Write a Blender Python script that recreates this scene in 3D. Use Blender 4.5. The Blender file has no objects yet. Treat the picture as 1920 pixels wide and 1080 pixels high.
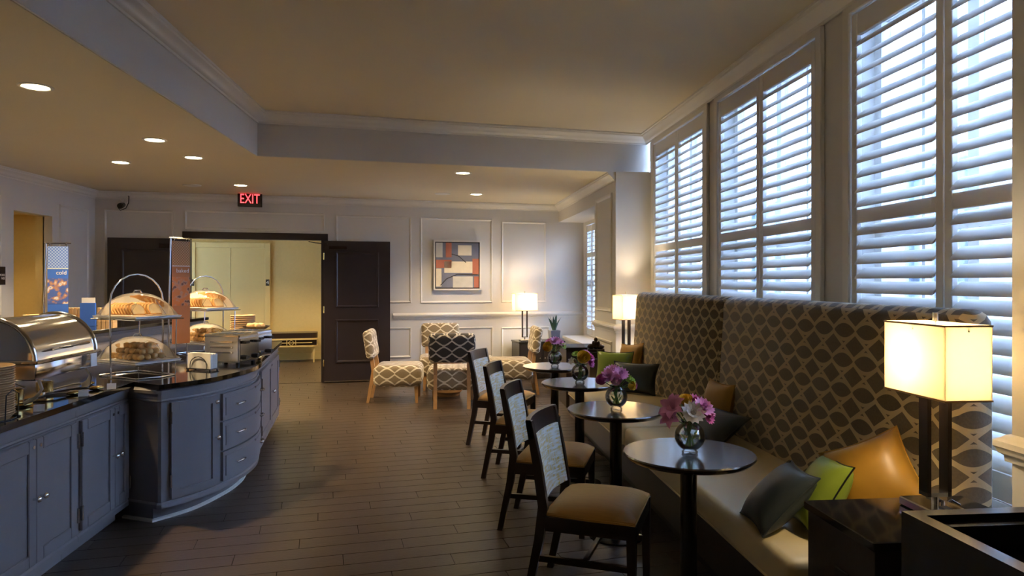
import bpy, bmesh, math, random
from mathutils import Vector, Matrix
random.seed(7)
PI = math.pi
SC = bpy.context.scene
COL = SC.collection

# ------------------------------------------------------------------ camera, world, sun, exposure
CAMH, FPX, CX, HY = 1.52, 1300.0, 960.0, 528.0
cam_d = bpy.data.cameras.new('camera')
cam_d.sensor_width = 36.0
cam_d.lens = FPX / 1920.0 * 36.0
cam_d.shift_y = -(540.0 - HY) / 1920.0
cam_d.clip_start = 0.05
cam = bpy.data.objects.new('camera', cam_d)
cam.location = (0, 0, CAMH)
cam.rotation_euler = (PI / 2, 0, 0)
COL.objects.link(cam)
SC.camera = cam

world = bpy.data.worlds.new('sky')
SC.world = world
world.use_nodes = True
wb = world.node_tree.nodes['Background']
wb.inputs[0].default_value = (0.46, 0.66, 1.0, 1)
wb.inputs[1].default_value = 15.0

sun_d = bpy.data.lights.new('sun', 'SUN')
sun_d.energy = 9.0
sun_d.angle = 0.02
sun_d.color = (1.0, 0.95, 0.88)
sun = bpy.data.objects.new('sun', sun_d)
sun.rotation_euler = (0, math.radians(-28), math.radians(10))
COL.objects.link(sun)

SC.view_settings.view_transform = 'Standard'
SC.view_settings.look = 'None'
SC.view_settings.gamma = 1.0
SC.view_settings.use_curve_mapping = False
SC.view_settings.exposure = 1.95

WARM = (1.0, 0.72, 0.38)

def portal(cx, cy, cz, w, h, rz):
    d = bpy.data.lights.new('window_portal', 'AREA')
    d.shape = 'RECTANGLE'; d.size = w; d.size_y = h
    d.cycles.is_portal = True
    o = bpy.data.objects.new('window_portal', d)
    o.location = (cx, cy, cz)
    o.rotation_euler = (PI / 2, 0, rz + PI / 2)   # shines towards -x of the wall frame
    COL.objects.link(o)

# ------------------------------------------------------------------ helpers
def lin(c):
    c = c / 255.0
    return c / 12.92 if c <= 0.04045 else ((c + 0.055) / 1.055) ** 2.4
def C(r, g, b): return (lin(r), lin(g), lin(b), 1)

def at_y(u, v, Y): return Vector(((u - CX) / FPX * Y, Y, CAMH + (HY - v) / FPX * Y))
def at_z(u, v, z):
    Y = (CAMH - z) * FPX / (v - HY)
    return at_y(u, v, Y)

class MB:
    def __init__(s): s.v = []; s.f = []
    def add(s, vs, fs, M=None):
        o = len(s.v)
        for p in vs:
            p = Vector(p)
            s.v.append(M @ p if M else p)
        for f in fs: s.f.append([i + o for i in f])
        return s
    def box(s, x0, x1, y0, y1, z0, z1, M=None):
        vs = [(x0,y0,z0),(x1,y0,z0),(x1,y1,z0),(x0,y1,z0),(x0,y0,z1),(x1,y0,z1),(x1,y1,z1),(x0,y1,z1)]
        return s.add(vs, [(0,3,2,1),(4,5,6,7),(0,1,5,4),(1,2,6,5),(2,3,7,6),(3,0,4,7)], M)
    def cbox(s, c, d, M=None):
        return s.box(c[0]-d[0]/2, c[0]+d[0]/2, c[1]-d[1]/2, c[1]+d[1]/2, c[2]-d[2]/2, c[2]+d[2]/2, M)
    def rbox(s, x0, x1, y0, y1, z0, z1, b=0.01, seg=2, M=None):
        bm = bmesh.new()
        bmesh.ops.create_cube(bm, size=1)
        for v in bm.verts:
            v.co = Vector((x0+(v.co.x+.5)*(x1-x0), y0+(v.co.y+.5)*(y1-y0), z0+(v.co.z+.5)*(z1-z0)))
        bmesh.ops.bevel(bm, geom=bm.edges[:], offset=b, segments=seg, affect='EDGES', profile=0.5, clamp_overlap=True)
        return s.bm(bm, M)
    def bm(s, bm, M=None):
        bm.verts.index_update()
        vs = [v.co.copy() for v in bm.verts]; fs = [[v.index for v in f.verts] for f in bm.faces]
        bm.free()
        return s.add(vs, fs, M)
    def cyl(s, p0, p1, r0, r1=None, n=14, M=None):
        r1 = r0 if r1 is None else r1
        p0 = Vector(p0); p1 = Vector(p1); d = (p1 - p0).normalized()
        a = d.orthogonal().normalized(); b = d.cross(a)
        vs = []
        for p, r in ((p0, r0), (p1, r1)):
            for i in range(n):
                t = 2*PI*i/n
                vs.append(p + (a*math.cos(t) + b*math.sin(t))*r)
        fs = [(i, (i+1) % n, n+(i+1) % n, n+i) for i in range(n)]
        fs += [tuple(range(n-1, -1, -1)), tuple(range(n, 2*n))]
        return s.add(vs, fs, M)
    def tube(s, pts, r, n=8, closed=False, M=None, r2=None):
        pts = [Vector(p) for p in pts]; m = len(pts); rings = []
        prev = None
        for i, p in enumerate(pts):
            if closed: d = pts[(i+1) % m] - pts[i-1]
            else: d = pts[min(i+1, m-1)] - pts[max(i-1, 0)]
            d.normalize()
            if prev is None: a = d.orthogonal().normalized()
            else:
                a = prev - d*prev.dot(d)
                a = a.normalized() if a.length > 1e-6 else d.orthogonal().normalized()
            prev = a; b = d.cross(a)
            rb = r2 if r2 else r
            rings.append([p + a*math.cos(2*PI*k/n)*r + b*math.sin(2*PI*k/n)*rb for k in range(n)])
        vs = [q for g in rings for q in g]; fs = []
        for i in range(m if closed else m-1):
            j = (i+1) % m
            for k in range(n):
                l = (k+1) % n
                fs.append((i*n+k, i*n+l, j*n+l, j*n+k))
        if not closed:
            fs.append(tuple(range(n-1, -1, -1))); fs.append(tuple(range((m-1)*n, m*n)))
        return s.add(vs, fs, M)
    def lathe(s, prof, n=24, c=(0, 0, 0), M=None, cap=True):
        vs = []; fs = []; m = len(prof)
        for r, z in prof:
            for k in range(n):
                t = 2*PI*k/n
                vs.append((c[0]+r*math.cos(t), c[1]+r*math.sin(t), c[2]+z))
        for i in range(m-1):
            for k in range(n):
                l = (k+1) % n
                fs.append((i*n+k, i*n+l, (i+1)*n+l, (i+1)*n+k))
        if cap:
            fs.append(tuple(range(n-1, -1, -1))); fs.append(tuple(range((m-1)*n, m*n)))
        return s.add(vs, fs, M)
    def prism(s, poly, z0, z1, M=None):
        n = len(poly)
        a = sum(poly[i][0]*poly[(i+1) % n][1] - poly[(i+1) % n][0]*poly[i][1] for i in range(n))
        if a < 0: poly = poly[::-1]
        vs = [(p[0], p[1], z0) for p in poly] + [(p[0], p[1], z1) for p in poly]
        fs = [tuple(range(n-1, -1, -1)), tuple(range(n, 2*n))]
        fs += [(i, (i+1) % n, n+(i+1) % n, n+i) for i in range(n)]
        return s.add(vs, fs, M)
    def sweep(s, prof, path, closed=False, M=None):
        """prof: closed polygon of (offset to the right of the path, z)"""
        pts = [Vector((p[0], p[1])) for p in path]; m = len(pts); rings = []
        for i, p in enumerate(pts):
            def nrm(a, b):
                d = (b - a).normalized(); return Vector((d.y, -d.x))
            if closed: n0 = nrm(pts[i-1], p); n1 = nrm(p, pts[(i+1) % m])
            else:
                n0 = nrm(pts[i-1], p) if i > 0 else None
                n1 = nrm(p, pts[i+1]) if i < m-1 else None
                n0 = n0 or n1; n1 = n1 or n0
            q = (n0 + n1); q = q / max(1e-6, q.dot(n0))
            rings.append([(p.x+q.x*o, p.y+q.y*o, z) for o, z in prof])
        k = len(prof); vs = [q for g in rings for q in g]; fs = []
        for i in range(m if closed else m-1):
            j = (i+1) % m
            for a in range(k):
                b = (a+1) % k
                fs.append((i*k+a, i*k+b, j*k+b, j*k+a))
        if not closed:
            fs.append(tuple(range(k-1, -1, -1))); fs.append(tuple(range((m-1)*k, m*k)))
        return s.add(vs, fs, M)
    def mesh(s, name, mat, smooth=None):
        me = bpy.data.meshes.new(name)
        me.from_pydata([tuple(v) for v in s.v], [], s.f)
        bm = bmesh.new(); bm.from_mesh(me)
        bmesh.ops.recalc_face_normals(bm, faces=bm.faces[:])
        uv = bm.loops.layers.uv.new('UVMap')
        for f in bm.faces:
            n = f.normal; ax = max(range(3), key=lambda i: abs(n[i]))
            for l in f.loops:
                c = l.vert.co
                l[uv].uv = (c.y, c.z) if ax == 0 else ((c.x, c.z) if ax == 1 else (c.x, c.y))
            if smooth: f.smooth = True
        bm.to_mesh(me); bm.free()
        if smooth: me.set_sharp_from_angle(angle=math.radians(smooth))
        if mat: me.materials.append(mat)
        return me
    def build(s, name, mat, parent=None, loc=(0, 0, 0), rz=0, smooth=None, rot=None):
        o = bpy.data.objects.new(name, s.mesh(name, mat, smooth))
        COL.objects.link(o); o.location = loc
        o.rotation_euler = rot if rot else (0, 0, rz)
        if parent: o.parent = parent
        return o

def tag(o, label, cat=None, group=None, kind=None):
    o['label'] = label
    if cat: o['category'] = cat
    if group: o['group'] = group
    if kind: o['kind'] = kind
    return o
def thing(name, label, cat, loc=(0, 0, 0), rz=0, group=None):
    o = bpy.data.objects.new(name, None); COL.objects.link(o)
    o.empty_display_size = 0.1
    o.location = loc; o.rotation_euler = (0, 0, rz)
    return tag(o, label, cat, group)
def struct(o, label):
    o['kind'] = 'structure'; o['label'] = label
    return o
def copy_tree(o, parent=None, loc=None, rz=None, label=None):
    c = o.copy(); COL.objects.link(c)
    if parent: c.parent = parent
    if loc is not None: c.location = loc
    if rz is not None: c.rotation_euler = (0, 0, rz)
    if label: c['label'] = label
    for ch in list(o.children): copy_tree(ch, c)
    return c
def text_mesh(body, size, name, mat, parent=None, M=None, extrude=0.001, align='CENTER'):
    cu = bpy.data.curves.new(name, 'FONT'); cu.body = body; cu.size = size
    cu.extrude = extrude; cu.align_x = align; cu.align_y = 'CENTER'
    t = bpy.data.objects.new(name, cu); COL.objects.link(t)
    dg = bpy.context.evaluated_depsgraph_get()
    me = bpy.data.meshes.new_from_object(t.evaluated_get(dg))
    bpy.data.objects.remove(t)
    me.materials.clear(); me.materials.append(mat)
    if M: me.transform(M)
    o = bpy.data.objects.new(name, me); COL.objects.link(o)
    if parent: o.parent = parent
    return o

# ------------------------------------------------------------------ materials
def new_mat(name):
    m = bpy.data.materials.new(name); m.use_nodes = True
    return m, m.node_tree, m.node_tree.nodes['Principled BSDF']
def pmat(name, col, rough=0.5, metal=0.0, var=0.0, scale=8.0, bump=0.0, bscale=None, stretch=None, coat=0.0, spec=None):
    m, nt, b = new_mat(name)
    b.inputs['Base Color'].default_value = col
    b.inputs['Roughness'].default_value = rough
    b.inputs['Metallic'].default_value = metal
    if coat:
        b.inputs['Coat Weight'].default_value = coat; b.inputs['Coat Roughness'].default_value = 0.12
    if spec is not None: b.inputs['Specular IOR Level'].default_value = spec
    if var or bump:
        tc = nt.nodes.new('ShaderNodeTexCoord'); mp = nt.nodes.new('ShaderNodeMapping')
        nt.links.new(tc.outputs['Object'], mp.inputs[0])
        if stretch: mp.inputs['Scale'].default_value = stretch
    if var:
        no = nt.nodes.new('ShaderNodeTexNoise'); no.inputs['Scale'].default_value = scale
        no.inputs['Detail'].default_value = 5
        nt.links.new(mp.outputs[0], no.inputs['Vector'])
        mx = nt.nodes.new('ShaderNodeMix'); mx.data_type = 'RGBA'
        mx.inputs[6].default_value = tuple(c*(1-var) for c in col[:3]) + (1,)
        mx.inputs[7].default_value = tuple(min(1, c*(1+var)) for c in col[:3]) + (1,)
        nt.links.new(no.outputs['Fac'], mx.inputs[0]); nt.links.new(mx.outputs[2], b.inputs['Base Color'])
    if bump:
        n2 = nt.nodes.new('ShaderNodeTexNoise'); n2.inputs['Scale'].default_value = bscale or scale*6
        n2.inputs['Detail'].default_value = 3
        nt.links.new(mp.outputs[0], n2.inputs['Vector'])
        bp = nt.nodes.new('ShaderNodeBump'); bp.inputs['Strength'].default_value = bump
        bp.inputs['Distance'].default_value = 0.004
        nt.links.new(n2.outputs['Fac'], bp.inputs['Height']); nt.links.new(bp.outputs[0], b.inputs['Normal'])
    return m
def emat(name, col, strength, base=(0.8, 0.8, 0.8, 1)):
    m, nt, b = new_mat(name)
    b.inputs['Base Color'].default_value = base
    b.inputs['Emission Color'].default_value = col
    b.inputs['Emission Strength'].default_value = strength
    return m
def clear_mat(name, tint=(1, 1, 1, 1), refl=1.0):
    m = bpy.data.materials.new(name); m.use_nodes = True; nt = m.node_tree
    nt.nodes.clear()
    out = nt.nodes.new('ShaderNodeOutputMaterial'); mix = nt.nodes.new('ShaderNodeMixShader')
    tr = nt.nodes.new('ShaderNodeBsdfTransparent'); gl = nt.nodes.new('ShaderNodeBsdfGlossy')
    fr = nt.nodes.new('ShaderNodeFresnel'); fr.inputs[0].default_value = 1.45
    tr.inputs[0].default_value = tint; gl.inputs['Roughness'].default_value = 0.03
    mu = nt.nodes.new('ShaderNodeMath'); mu.operation = 'MULTIPLY'; mu.inputs[1].default_value = refl
    nt.links.new(fr.outputs[0], mu.inputs[0]); nt.links.new(mu.outputs[0], mix.inputs[0])
    nt.links.new(tr.outputs[0], mix.inputs[1]); nt.links.new(gl.outputs[0], mix.inputs[2])
    nt.links.new(mix.outputs[0], out.inputs[0])
    return m
def trellis_mat(name, su, sv, bg, line, w=0.07, bg2=None, rough=0.85, amp=0.42):
    m, nt, b = new_mat(name); b.inputs['Roughness'].default_value = rough
    N = nt.nodes.new; L = nt.links.new
    uv = N('ShaderNodeUVMap'); sep = N('ShaderNodeSeparateXYZ'); L(uv.outputs[0], sep.inputs[0])
    def M(op, a, bb=None, c=None):
        n = N('ShaderNodeMath'); n.operation = op
        for i, x in enumerate((a, bb, c)):
            if x is None: continue
            if isinstance(x, (int, float)): n.inputs[i].default_value = x
            else: L(x, n.inputs[i])
        return n.outputs[0]
    u = M('DIVIDE', sep.outputs[1], su); v = M('DIVIDE', sep.outputs[0], sv)
    x1 = M('ABSOLUTE', M('SUBTRACT', M('FRACT', u), 0.5))
    g = M('MULTIPLY', M('POWER', M('ABSOLUTE', M('SINE', M('MULTIPLY', v, PI))), 0.7), amp)
    d1 = M('ABSOLUTE', M('SUBTRACT', x1, g))
    x2 = M('ABSOLUTE', M('SUBTRACT', M('FRACT', M('ADD', u, 0.5)), 0.5))
    tri = M('MULTIPLY', M('ABSOLUTE', M('SUBTRACT', M('FRACT', v), 0.5)), 0.84)
    d2 = M('ABSOLUTE', M('SUBTRACT', x2, tri))
    d = M('MINIMUM', d1, M('MULTIPLY', d2, 0.8))
    fac = M('LESS_THAN', d, w)
    no = N('ShaderNodeTexNoise'); no.inputs['Scale'].default_value = 90
    L(uv.outputs[0], no.inputs['Vector'])
    m1 = N('ShaderNodeMix'); m1.data_type = 'RGBA'
    m1.inputs[6].default_value = bg; m1.inputs[7].default_value = bg2 or tuple(c*1.7 for c in bg[:3]) + (1,)
    L(no.outputs['Fac'], m1.inputs[0])
    m2 = N('ShaderNodeMix'); m2.data_type = 'RGBA'
    L(fac, m2.inputs[0]); L(m1.outputs[2], m2.inputs[6]); m2.inputs[7].default_value = line
    L(m2.outputs[2], b.inputs['Base Color'])
    bp = N('ShaderNodeBump'); bp.inputs['Strength'].default_value = 0.25; bp.inputs['Distance'].default_value = 0.003
    L(M('ADD', fac, no.outputs['Fac']), bp.inputs['Height']); L(bp.outputs[0], b.inputs['Normal'])
    b.inputs['Sheen Weight'].default_value = 0.3
    return m

M = {}
M['wall'] = pmat('wall_paint', C(206, 204, 200), 0.6, var=0.03, scale=3, bump=0.05, bscale=220)
M['ceil'] = pmat('ceiling_paint', C(214, 203, 178), 0.75, var=0.03, scale=2, bump=0.06, bscale=160)
M['trim'] = pmat('trim_paint', C(216, 213, 206), 0.4, var=0.02, scale=5)
M['shutter'] = pmat('shutter_paint', C(214, 212, 208), 0.4, var=0.02, scale=6)
M['lobby'] = pmat('lobby_wall_covering', C(210, 188, 132), 0.6, var=0.06, scale=30, bump=0.1, bscale=200)
M['elev'] = pmat('elevator_paint', C(210, 188, 132), 0.45, var=0.03, scale=12)
M['plank'] = pmat('dark_wood_plank', C(74, 63, 55), 0.3, var=0.35, scale=3.5, bump=0.25, bscale=14, stretch=(1, 12, 1))
M['grout'] = pmat('floor_joint', C(12, 10, 9), 0.8, var=0.2, scale=30)
M['darkwood'] = pmat('espresso_wood', C(44, 32, 27), 0.28, var=0.3, scale=5, bump=0.12, bscale=30, stretch=(2, 14, 2), coat=0.3)
M['tabletop'] = pmat('glossy_espresso_top', C(50, 37, 31), 0.2, var=0.35, scale=6, bump=0.1, bscale=40, stretch=(2, 18, 2), coat=1.0)
M['doorwood'] = pmat('dark_door_paint', C(50, 42, 44), 0.35, var=0.2, scale=4, bump=0.1, bscale=40)
M['oak'] = pmat('light_oak', C(188, 146, 98), 0.45, var=0.15, scale=5, stretch=(2, 2, 14))
M['cab'] = pmat('grey_cabinet_paint', C(122, 120, 124), 0.42, var=0.05, scale=6)
M['granite'] = pmat('black_granite', C(18, 18, 21), 0.07, var=0.8, scale=160, coat=0.4)
M['chrome'] = pmat('polished_steel', (0.75, 0.75, 0.76, 1), 0.12, 1.0, var=0.05, scale=4)
M['steel'] = pmat('brushed_steel', (0.6, 0.6, 0.61, 1), 0.28, 1.0, var=0.1, scale=6, stretch=(1, 30, 1))
M['brass'] = pmat('brass', (0.75, 0.55, 0.22, 1), 0.2, 1.0, var=0.05, scale=4)
M['bronze'] = pmat('dark_bronze', C(48, 36, 30), 0.3, 0.6, var=0.1, scale=6)
M['nickel'] = pmat('satin_nickel', (0.55, 0.53, 0.5, 1), 0.25, 1.0, var=0.05, scale=6)
M['black'] = pmat('black_plastic', C(22, 22, 24), 0.4, var=0.1, scale=8)
M['blackpaint'] = pmat('black_lacquer', C(24, 22, 22), 0.25, var=0.1, scale=6)
M['cream'] = pmat('cream_vinyl', C(208, 190, 146), 0.42, var=0.05, scale=4, bump=0.08, bscale=60)
M['tan'] = pmat('tan_striped_fabric', C(206, 156, 80), 0.6, var=0.14, scale=10, stretch=(1, 14, 1), bump=0.1, bscale=60)
M['gold'] = pmat('gold_satin', C(160, 118, 38), 0.42, var=0.3, scale=6, bump=0.25, bscale=9)
M['green'] = pmat('green_silk', C(128, 146, 48), 0.35, var=0.2, scale=7, bump=0.25, bscale=9)
M['teal'] = pmat('dark_slate_satin', C(48, 56, 58), 0.42, var=0.2, scale=6, bump=0.25, bscale=9)
M['kraft'] = pmat('kraft_paper', C(206, 172, 128), 0.7, var=0.06, scale=20)
M['paper'] = pmat('white_paper', C(232, 230, 226), 0.7, var=0.03, scale=20)
M['bread'] = pmat('bread_crumb', C(234, 204, 146), 0.7, var=0.15, scale=30, bump=0.3, bscale=90)
M['crust'] = pmat('bread_crust', C(206, 150, 84), 0.6, var=0.25, scale=25, bump=0.3, bscale=60)
M['pastry'] = pmat('pastry', C(224, 184, 124), 0.6, var=0.35, scale=28, bump=0.4, bscale=50)
M['acrylic'] = clear_mat('clear_acrylic', (0.97, 0.965, 0.95, 1), 0.8)
M['glass'] = clear_mat('window_glass', (0.95, 0.98, 1, 1), 0.8)
M['vase'] = clear_mat('vase_glass', (0.985, 0.995, 0.99, 1), 0.9)
M['water'] = clear_mat('vase_water', (0.95, 0.98, 0.96, 1), 1.0)
M['leaf'] = pmat('leaf_green', C(96, 134, 66), 0.5, var=0.3, scale=30)
M['succ'] = pmat('succulent_leaf', C(52, 84, 70), 0.45, var=0.25, scale=20)
M['pink'] = pmat('pink_petal', C(238, 158, 202), 0.6, var=0.2, scale=40)
M['magenta'] = pmat('magenta_petal', C(212, 92, 156), 0.6, var=0.2, scale=40)
M['yellow'] = pmat('yellow_petal', C(240, 190, 48), 0.6, var=0.15, scale=40)
M['whitep'] = pmat('white_petal', C(238, 232, 222), 0.6, var=0.06, scale=40)
M['lime'] = pmat('lime_petal', C(168, 196, 74), 0.6, var=0.15, scale=40)
M['concrete'] = pmat('grey_concrete', C(108, 108, 118), 0.7, var=0.12, scale=20, bump=0.2, bscale=60)
M['bench_fab'] = trellis_mat('banquette_trellis_fabric', 0.15, 0.19, C(70, 58, 40), C(172, 150, 110), 0.06, C(98, 84, 58), amp=0.3)
M['chair_fab'] = trellis_mat('chair_trellis_fabric', 0.15, 0.19, C(124, 110, 86), C(232, 222, 200), 0.05)
M['chair_fab_dark'] = trellis_mat('chair_trellis_fabric_dark', 0.15, 0.19, C(52, 48, 46), C(205, 195, 175), 0.05)
def art_weave():
    m, nt, b = new_mat('chair_back_print'); N = nt.nodes.new; L = nt.links.new
    uv = N('ShaderNodeUVMap'); b.inputs['Roughness'].default_value = 0.7
    prev = None
    for sc in ((40, 5, 1), (5, 40, 1)):
        mp = N('ShaderNodeMapping'); mp.inputs['Scale'].default_value = sc
        no = N('ShaderNodeTexNoise'); no.inputs['Scale'].default_value = 2.2; no.inputs['Detail'].default_value = 6
        cr = N('ShaderNodeValToRGB'); cr.color_ramp.elements[0].position = 0.45; cr.color_ramp.elements[1].position = 0.58
        L(uv.outputs[0], mp.inputs[0]); L(mp.outputs[0], no.inputs['Vector']); L(no.outputs['Fac'], cr.inputs[0])
        mx = N('ShaderNodeMix'); mx.data_type = 'RGBA'
        if prev is None:
            mx.inputs[6].default_value = C(200, 192, 172); mx.inputs[7].default_value = C(212, 178, 88)
        else:
            L(prev, mx.inputs[6]); mx.inputs[7].default_value = C(214, 212, 204)
        L(cr.outputs[0], mx.inputs[0]); prev = mx.outputs[2]
    L(prev, b.inputs['Base Color'])
    return m
M['print'] = art_weave()
def shade_mat():
    m = bpy.data.materials.new('linen_lampshade'); m.use_nodes = True; nt = m.node_tree; nt.nodes.clear()
    N = nt.nodes.new; L = nt.links.new
    out = N('ShaderNodeOutputMaterial'); mix = N('ShaderNodeMixShader'); mix.inputs[0].default_value = 0.5
    d = N('ShaderNodeBsdfDiffuse'); t = N('ShaderNodeBsdfTranslucent')
    no = N('ShaderNodeTexNoise'); no.inputs['Scale'].default_value = 120
    mx = N('ShaderNodeMix'); mx.data_type = 'RGBA'
    mx.inputs[6].default_value = C(236, 226, 200); mx.inputs[7].default_value = C(246, 238, 218)
    L(no.outputs['Fac'], mx.inputs[0])
    L(mx.outputs[2], d.inputs[0]); L(mx.outputs[2], t.inputs[0])
    L(d.outputs[0], mix.inputs[1]); L(t.outputs[0], mix.inputs[2]); L(mix.outputs[0], out.inputs[0])
    return m
M['shade'] = shade_mat()
M['lens'] = emat('downlight_lens', (1, 0.86, 0.55, 1), 9.0)
M['red_led'] = emat('exit_letter_glow', (1, 0.03, 0.045, 1), 1.1)
def brick_mat():
    m, nt, b = new_mat('white_painted_brick'); N = nt.nodes.new; L = nt.links.new
    uv = N('ShaderNodeUVMap'); br = N('ShaderNodeTexBrick')
    br.inputs['Color1'].default_value = C(178, 184, 196); br.inputs['Color2'].default_value = C(166, 172, 184)
    br.inputs['Mortar'].default_value = C(128, 132, 140); br.inputs['Scale'].default_value = 1.0
    br.inputs['Brick Width'].default_value = 0.22; br.inputs['Row Height'].default_value = 0.075
    br.inputs['Mortar Size'].default_value = 0.006
    L(uv.outputs[0], br.inputs['Vector']); L(br.outputs['Color'], b.inputs['Base Color'])
    b.inputs['Roughness'].default_value = 0.85
    return m
M['brick'] = brick_mat()
M['outframe'] = pmat('blue_grey_frame', C(86, 100, 128), 0.5, var=0.05)
M['outglass'] = pmat('dark_outside_glass', C(120, 140, 160), 0.1, var=0.1)

# ------------------------------------------------------------------ room frames
THR = math.atan(0.0946)                  # window wall direction
def RX(Y): return 2.349 - 0.0946 * Y     # bay (window) wall inner face
def RN(Y): return 1.942 - 0.0946 * Y     # wall before and after the bay
THB = math.radians(15.3)                 # back wall, soffit and planks
EB = Vector((math.cos(THB), math.sin(THB)))
NB = Vector((math.sin(THB), -math.cos(THB)))    # towards the room
B0 = Vector((-2.854, 10.45))
def sB(u):
    t = (u - CX) / FPX
    return (B0.y*t - B0.x) / (EB.x - EB.y*t)
def ptB(s, out=0.0): return B0 + EB*s + NB*out
def zB(u, v): return CAMH + (HY - v) / FPX * ptB(sB(u)).y
def LX(Y): return -5.80 - 0.085 * (Y - 9.64)    # left wall
def BX(Y): return -2.57 - 0.085 * (Y - 6.97)    # left soffit face
ZLOW, ZUP = 2.78, 3.225
YF = -2.6                                        # wall behind the camera
S_L = -3.06                                      # left end of the back wall (s)
# left corner of back wall
def isect(p, d, q, e):
    p, d, q, e = Vector(p), Vector(d), Vector(q), Vector(e)
    den = d.x*e.y - d.y*e.x
    t = ((q.x-p.x)*e.y - (q.y-p.y)*e.x) / den
    return p + d*t
CL = isect(B0, EB, (LX(0), 0), (-0.085, 1))
# second right wall behind the soffit (bay of the far window)
def R2(Y): return 1.19 - 0.12 * (Y - 7.95)
CR2 = isect(B0, EB, (R2(0), 0), (-0.12, 1))      # where its crown meets the back wall
CRB = isect(B0, EB, (R2(0) + 0.43, 0), (-0.12, 1))
SOF_L = Vector((-2.57, 6.97))
SOF_R = isect(SOF_L, EB, (RX(0), 0), (-0.0946, 1))
FR = Matrix.Translation((2.349, 0, 0)) @ Matrix.Rotation(THR, 4, 'Z')   # local y along the window wall, +x outdoors
FB = Matrix.Translation((B0.x, B0.y, 0)) @ Matrix.Rotation(THB, 4, 'Z')  # local x along the back wall, -y into the room
F2 = Matrix.Translation((R2(0), 0, 0)) @ Matrix.Rotation(math.atan(0.12), 4, 'Z')
CR_ = math.cos(THR)
def frob(mb, name, mat, F, parent=None, smooth=None):
    o = mb.build(name, mat, parent, smooth=smooth)
    if not parent: o.matrix_world = F
    return o

# ------------------------------------------------------------------ floor with single planks
def clip(poly, a, b):
    out = []
    def side(p): return (b[0]-a[0])*(p[1]-a[1]) - (b[1]-a[1])*(p[0]-a[0])
    for i, p in enumerate(poly):
        q = poly[(i+1) % len(poly)]; sp, sq = side(p), side(q)
        if sp >= 0: out.append(p)
        if sp*sq < 0:
            t = sp/(sp-sq); out.append((p[0]+(q[0]-p[0])*t, p[1]+(q[1]-p[1])*t))
    return out
lobW = 3.25
E0 = ptB(-6.5, -lobW); E1 = ptB(3.0, -lobW)
room_poly = [(LX(YF), YF), (RX(YF), YF), (RX(7.95), 7.95), (CRB.x, CRB.y), (CL.x, CL.y)]
slab = [(LX(YF)-.3, YF-.3), (RX(YF)+.3, YF-.3), (RX(7.95)+.3, 7.95), (CRB.x+.3, CRB.y+.3),
        tuple(ptB(2.2, -lobW-.2)), tuple(ptB(-4.2, -lobW-.2)), (CL.x-.3, CL.y+.1)]
floor = struct(MB().prism(slab, -0.12, -0.005).build('floor', M['grout']), 'dark wood plank floor of the breakfast room')
PL, PW = 0.92, 0.15
Mb = Matrix.Rotation(THB, 4, 'Z')
full = MB().box(-PL/2+.0025, PL/2-.0025, -PW/2+.0025, PW/2-.0025, -0.008, 0).mesh('plank', M['plank'])
cand = []; rest = MB()
for r in range(-45, 100):
    for k in range(-14, 14):
        off = ((r*0.37) % 1.0) * PL
        cx_, cy_ = k*PL + off, r*PW
        c = Mb @ Vector((cx_, cy_, 0))
        if not (YF-.6 < c.y < 14.5 and -7 < c.x < 4): continue
        rect = [Mb @ Vector((cx_+sx*(PL/2-.0025), cy_+sy*(PW/2-.0025), 0)) for sx, sy in ((-1,-1),(1,-1),(1,1),(-1,1))]
        rect = [(p.x, p.y) for p in rect]
        pol = rect; lob = False
        for i in range(len(room_poly)):
            pol = clip(pol, room_poly[i], room_poly[(i+1) % len(room_poly)])
            if len(pol) < 3: break
        if len(pol) < 3:
            dd = (Vector((c.x, c.y)) - B0); sl = dd.dot(EB); o_ = -dd.dot(NB)
            if 0.05 < o_ < lobW and -4 < sl < 1.8: pol = rect; lob = True
            else: continue
        is_full = len(pol) == 4 and max(abs(pol[i][0]-rect[i][0])+abs(pol[i][1]-rect[i][1]) for i in range(4)) < 1e-4
        u = CX + FPX*c.x/max(c.y, .1)
        vis = c.y > 3.2 and not lob and (c.x > -2.35 - .1*max(0, c.y-7) or c.y > 8.0) and c.x < 1.3 and u < 1330 and u > 60 and c.x > -3.2
        cand.append((c.y if vis else 99, pol, is_full, c))
cand.sort(key=lambda t: t[0])
for i, (key, pol, is_full, c) in enumerate(cand):
    if i < 298 and key < 50:
        if is_full:
            o = bpy.data.objects.new('plank', full); COL.objects.link(o)
            o.location = (c.x, c.y, 0); o.rotation_euler = (0, 0, THB)
        else:
            mb = MB().prism([(p[0]-c.x, p[1]-c.y) for p in pol], -0.008, 0)
            mb.v = [Matrix.Rotation(-THB, 4, 'Z') @ v for v in mb.v]
            o = mb.build('plank', M['plank'], loc=(c.x, c.y, 0), rz=THB)
        o.parent = floor
    else:
        mb2 = MB().prism(pol, -0.008, 0); rest.add(mb2.v, mb2.f)
rest.v = [Matrix.Rotation(-THB, 4, 'Z') @ v for v in rest.v]
o = rest.build('plank_field', M['plank'], floor, rz=THB); o['kind'] = 'stuff'

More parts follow.
